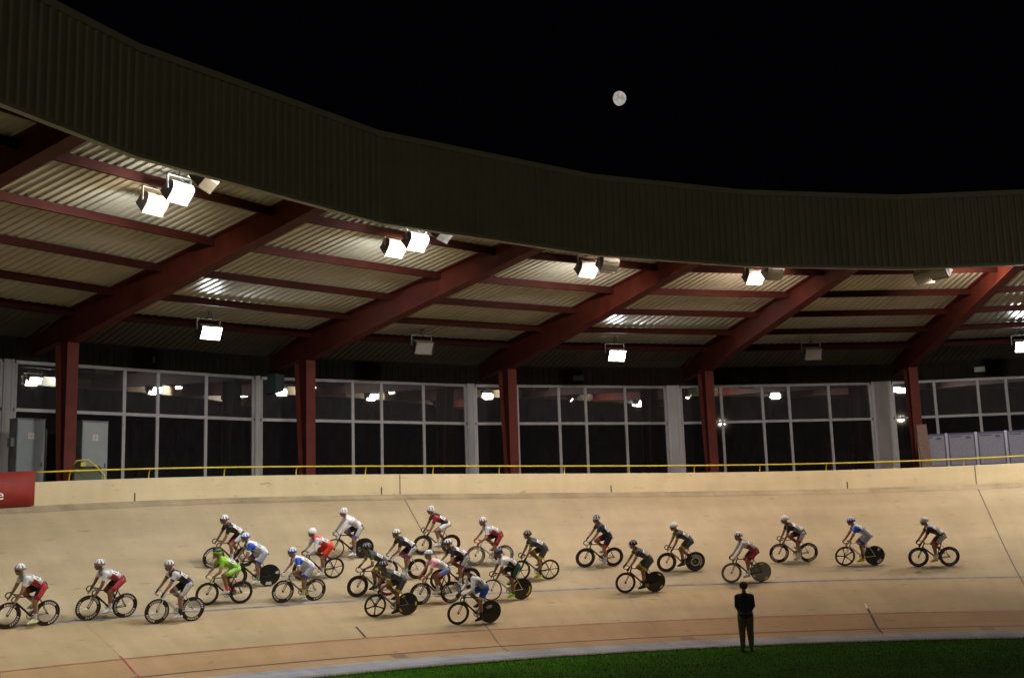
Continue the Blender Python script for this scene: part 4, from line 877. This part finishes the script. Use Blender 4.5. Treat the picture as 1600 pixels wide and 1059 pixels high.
# ------------------------------------------------------------------ the man on the grass
def standing_man():
    Bd = Body(.93); hip = np.array((0, 0, .96)); sh = np.array((0, 0, 1.46))
    for s in (1, -1):
        Bd.bone('pelvis', hip+(0, s*.08, -.02), hip+(0, s*.075, .06), .105, .10); Bd.bone('torso', hip+(0, s*.07, .05), hip+(0, s*.075, .22), .10, .105)
        Bd.bone('torso', hip+(0, s*.075, .22), sh+(-.01, s*.09, -.10), .108, .112); Bd.bone('torso', sh+(0, s*.06, -.035), sh+(0, s*.175, -.045), .07, .06)
        S_ = sh+(0, s*.195, -.05); El = np.array((-.03, s*.214, 1.17)); Wr = np.array((.15, s*.125, 1.02))
        Bd.bone('uarm', S_, El, .054, .045); Bd.bone('farm', El, Wr, .043, .03); hand_bones(Bd, Wr, (.75, -s*.45, -.35), (.2, -s*.6, -.5), s, (0, .1, 1))
        Kn = np.array((.015, s*.105, .51)); An = np.array((-.005, s*.112, .10)); Bd.bone('thigh', hip+(0, s*.095, -.02), Kn, .095, .062); Bd.bone('shin', Kn, np.array((-.01, s*.108, .36)), .06, .056); Bd.bone('shin', np.array((-.01, s*.108, .36)), An, .054, .038)
        Bd.bone('foot', An+(-.03, 0, -.06), An+(.15, s*.03, -.065), .036, .034); Bd.bone('foot', An, An+(.09, s*.02, -.05), .04, .036)
    Bd.bone('torso', sh+(0, 0, -.03), sh+(0, 0, .03), .075, .06); hc = np.array((.03, 0, 1.665)); Bd.bone('neck', sh, hc+(-.02, 0, -.06), .062, .055)
    head_bones(Bd, hc, np.array((1., 0, 0)), np.array((0, 0, 1.)), np.array((0, 1., 0)))
    me = Bd.grow(.011); me.name = 'person'; me.materials.clear(); me.materials.append(m_skin)
    o = link('person', me); o.location = (5.94, 31.23, -.005); o.rotation_euler = (0, 0, R(84))
    tag(o, 'man in dark jacket and khaki trousers standing on the grass, seen from behind', 'man')
    def add(nm, want, m, inf):
        c = cloth(Bd, me, nm, want, lambda *a: 0, inf, 1); c.materials[0] = m; return link(nm, c, o)
    add('trousers', lambda k, t, c, n: k in ('thigh', 'shin', 'pelvis') and c[2] < 1.06, mat('khaki_twill', (.14, .12, .07), .8, noise=.15, nscale=10), lambda c: .026+.008*min(1, max(0, (c[2]-.1)/.5)))
    add('jacket', lambda k, t, c, n: k in ('torso', 'uarm') or (k == 'farm' and t < .92) or (k == 'pelvis' and c[2] > .84), mat('jacket_wool', (.022, .024, .042), .75, noise=.2, nscale=20), lambda c: .015+.03*min(1, max(0, (1.1-c[2])/.2)))
    add('shirt_collar', lambda k, t, c, n: k == 'neck' and t < .35, mat('shirt_blue', (.08, .1, .22), .7), .012)
    for s in (1, -1): add('shoe', lambda k, t, c, n, s=s: k == 'foot' and c[1]*s > 0, mat('shoe_leather', (.02, .015, .01), .4), .008)
    add('hair', lambda k, t, c, n: k == 'head' and (c[2] > 1.70 or c[0] < .0) and c[2] > 1.585, mat('hair_brown', (.10, .05, .025), .8, bump=.6, bscale=80), .02)
standing_man()

# ------------------------------------------------------------------ things behind the wall
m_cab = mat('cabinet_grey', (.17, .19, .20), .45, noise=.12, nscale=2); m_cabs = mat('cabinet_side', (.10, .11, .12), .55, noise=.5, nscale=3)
for (x, y, w, d_, h, lab, side) in ((-16.95, 39.95, .98, .62, 2.86, 'grey steel cabinet left of the first red column', 1), (-15.28, 41.45, .98, .62, 2.86, 'grey steel cabinet right of the first red column', 0)):
    e = empty('steel_cabinet', (x, y, DECK), lab, 'cabinet'); e.rotation_euler = (0, 0, R(46))
    b = MB(); b.box((0, 0, h/2), (w, d_, h)); b.box((0, 0, h+.015), (w+.04, d_+.04, .03)); b.build('body', m_cabs, e)
    b = MB(); b.box((0, -d_/2-.014, h/2), (w-.03, .026, h-.08)); dr = b.build('door', m_cab, e)
    b = MB(); b.box((.38, -d_/2-.045, h*.45), (.03, .03, .16)); b.build('handle', m_blk, dr)
    b = MB(); b.box((0, -d_/2-.030, h-.58), (.2, .004, .2)); b.build('label_plate', mat('sticker_white', (.5, .47, .44), .6), e)
    b = MB(); b.tube([(.06*math.cos(t), -d_/2-.034, h-.58+.06*math.sin(t)) for t in [k*math.pi/8 for k in range(16)]], .008, 4, closed=True); b.box((0, -d_/2-.035, h-.58), (.02, .004, .07)); b.build('symbol', mat('sticker_red', (.25, .04, .03), .6), e)
    if side: b = MB(); b.box((-w/2-.06, 0, h-.8), (.12, .3, .3)); b.build('vent_box', m_cabs, e)
# drum with a yellow tubular hoop
e = empty('spool_drum', (-14.45, 38.95, DECK), 'dark green drum with bent yellow tube handle behind the rail', 'drum'); e.rotation_euler = (0, 0, R(20)); e.scale = (1.08,)*3
b = MB(); rows = []
for x, r in ((-.42, .02), (-.42, .36), (-.36, .42), (.36, .42), (.42, .36), (.42, .02)): rows.append([(x, r*math.cos(t), .58+r*1.1*math.sin(t)) for t in [k*math.pi/10 for k in range(20)]])
b.loft(rows, 0, True); b.box((0, 0, .08), (.8, .5, .14)); b.build('body', mat('drum_green', (.05, .06, .035), .6, noise=.3, nscale=4), e)
b = MB(); b.tube([(-.42, -.25, 1.06), (-.3, -.3, 1.2), (.02, -.32, 1.22), (.3, -.34, .98), (.5, -.36, .74), (.54, -.36, .3)], .025, 8); b.build('hoop', m_yel, e, True)
b = MB(); b.box((-.12, -.3, 1.08), (.14, .1, .12)); b.build('bracket', m_yel, e)
# hanging loudspeaker by the second column
e = empty('loudspeaker', (-10.15, 47.95, bz(9.35)), 'dark teal box loudspeaker hanging left of the second column', 'loudspeaker'); e.rotation_euler = (0, 0, R(-35))
b = MB(); b.prism(None, [(-.55, -.28, -.42), (.55, -.28, -.42), (.45, .3, -.3), (-.45, .3, -.3)], [(-.55, -.28, .38), (.55, -.28, .38), (.45, .3, .38), (-.45, .3, .38)]); b.build('cabinet', mat('speaker_teal', (.035, .05, .055), .6), e)
b = MB(); [b.box((x, 0, .62), (.04, .04, .5)) for x in (-.3, .3)]; b.build('bracket', m_blk, e)
# little lamps on the dark band
for x, y, z, lab in ((-14.3, 44.75, bz(10.0), 'small square lamp above the windows right of the first column'), (3.05, 53.75, bz(9.95), 'small square lamp above the windows below the middle eave light'), (22.7, 55.65, bz(10.0), 'small yellowish lamp above the windows at far right')):
    e = empty('wall_lamp', (x, y, z), lab, 'lamp'); e.rotation_euler = (0, 0, R(-20))
    b = MB(); b.box((0, 0, 0), (.5, .12, .26)); b.build('housing', mat('lamp_grey', (.16, .17, .13), .5), e); b = MB(); b.box((0, -.065, 0), (.42, .02, .2)); b.build('diffuser', mat('diffuser', (.22, .24, .17), .3), e)
# notice boards behind the rail at far right
m_bf = mat('board_frame_blue', (.022, .02, .07), .45); m_pap = mat('board_paper', (.15, .15, .18), .7, noise=.08, nscale=5); m_ink = mat('board_print', (.13, .13, .18), .7); m_arc = mat('board_emblem', (.03, .03, .08), .6)
p0, p1 = Vector((18.25, 51.0, DECK)), Vector((24.2, 49.55, DECK)); dd = (p1-p0).normalized(); rz = math.atan2(dd.y, dd.x)
def lb(e, nm, bs, m):
    b = MB(); [b.box(c, d_) for c, d_ in bs]; return b.build(nm, m, e)
labs = ['notice board partly hidden behind the brown panel', 'blue framed notice board with a dark picture strip', 'blue framed notice board of plain columns of print', 'blue framed notice board second from the right edge', 'blue framed notice board cut by the right edge']
zc = 7.0-DECK-.35
for k in range(5):
    q = p0+dd*(1.22*k+.15); e = empty('notice_board', q, labs[k], 'notice board', 'notice boards behind the rail'); e.rotation_euler = (0, 0, rz)
    wd, ht, zb = 1.12, 1.45, .72
    lb(e, 'frame', [((0, 0, zb+ht-.035), (wd, .05, .09)), ((0, 0, zb+.035), (wd, .05, .09)), ((-wd/2+.03, 0, zb+ht/2), (.06, .05, ht-.16)), ((wd/2-.03, 0, zb+ht/2), (.06, .05, ht-.16))], m_bf)
    lb(e, 'panel', [((0, .0, zb+ht/2), (wd-.12, .02, ht-.16))], m_pap)
    lb(e, 'print', [((-.02, -.0125, zb+(.60 if k != 1 else .76)), (.86, .003, .95 if k != 1 else .6))], mat('board_text', (.15, .15, .19), .7, noise=.45, nscale=3, stretch=(7, 1, 14), detail=1))
    if k == 1: lb(e, 'picture', [((0, -.013, zb+.32), (.85, .004, .22))], m_ink)
    b = MB(); b.prism(None, [(.28+.12*math.cos(t), -.012, zb+ht-.24+.1*math.sin(t)) for t in [j*math.pi/8 for j in range(9)]], [(.28+.12*math.cos(t), -.018, zb+ht-.24+.1*math.sin(t)) for t in [j*math.pi/8 for j in range(9)]]); b.build('emblem', m_arc, e)
    lb(e, 'header', [((-.22, -.014, zb+ht-.14), (.5, .004, .05))], m_bf)
    for s in (-1, 1): lb(e, 'post', [((s*(wd/2+.025), 0, (zb+ht+.03)/2), (.04, .04, zb+ht+.03))], mat('board_post', (.3, .3, .33), .3, .8))
    lb(e, 'skirt', [((0, .01, zb/2), (wd, .02, zb-.08))], m_pap)
e = empty('plywood_panel', (17.75, 50.9, DECK), 'brown slanted board leaning beside the fifth red column', 'panel'); e.rotation_euler = (0, R(-3), rz); lb(e, 'sheet', [((.33, 0, 1.3), (.42, .05, 2.6))], mat('ply_brown', (.14, .08, .06), .7, noise=.3))

# ------------------------------------------------------------------ moon
m = bpy.data.materials.new('moon_surface'); m.use_nodes = True; nt = m.node_tree; N = nt.nodes; L = nt.links; N.remove(N['Principled BSDF'])
em = N.new('ShaderNodeEmission'); tc = N.new('ShaderNodeTexCoord'); nz = N.new('ShaderNodeTexNoise'); nz.inputs['Scale'].default_value = 1.3; nz.inputs['Detail'].default_value = 5
r = N.new('ShaderNodeValToRGB'); r.color_ramp.elements[0].position = .38; r.color_ramp.elements[1].position = .62; r.color_ramp.elements[0].color = (.27, .24, .225, 1); r.color_ramp.elements[1].color = (.46, .42, .39, 1)
mp = N.new('ShaderNodeMapping'); mp.inputs['Scale'].default_value = (1.4/20,)*3
L.new(tc.outputs['Object'], mp.inputs[0]); L.new(mp.outputs[0], nz.inputs['Vector']); L.new(nz.outputs[0], r.inputs[0])
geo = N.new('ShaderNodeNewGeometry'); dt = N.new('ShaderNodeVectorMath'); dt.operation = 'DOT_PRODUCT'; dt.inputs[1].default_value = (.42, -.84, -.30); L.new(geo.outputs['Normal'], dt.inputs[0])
mr = N.new('ShaderNodeMapRange'); mr.inputs[1].default_value = .02; mr.inputs[2].default_value = .16; L.new(dt.outputs['Value'], mr.inputs[0])  # moon phase: sunlit side and dark limb put into the emission
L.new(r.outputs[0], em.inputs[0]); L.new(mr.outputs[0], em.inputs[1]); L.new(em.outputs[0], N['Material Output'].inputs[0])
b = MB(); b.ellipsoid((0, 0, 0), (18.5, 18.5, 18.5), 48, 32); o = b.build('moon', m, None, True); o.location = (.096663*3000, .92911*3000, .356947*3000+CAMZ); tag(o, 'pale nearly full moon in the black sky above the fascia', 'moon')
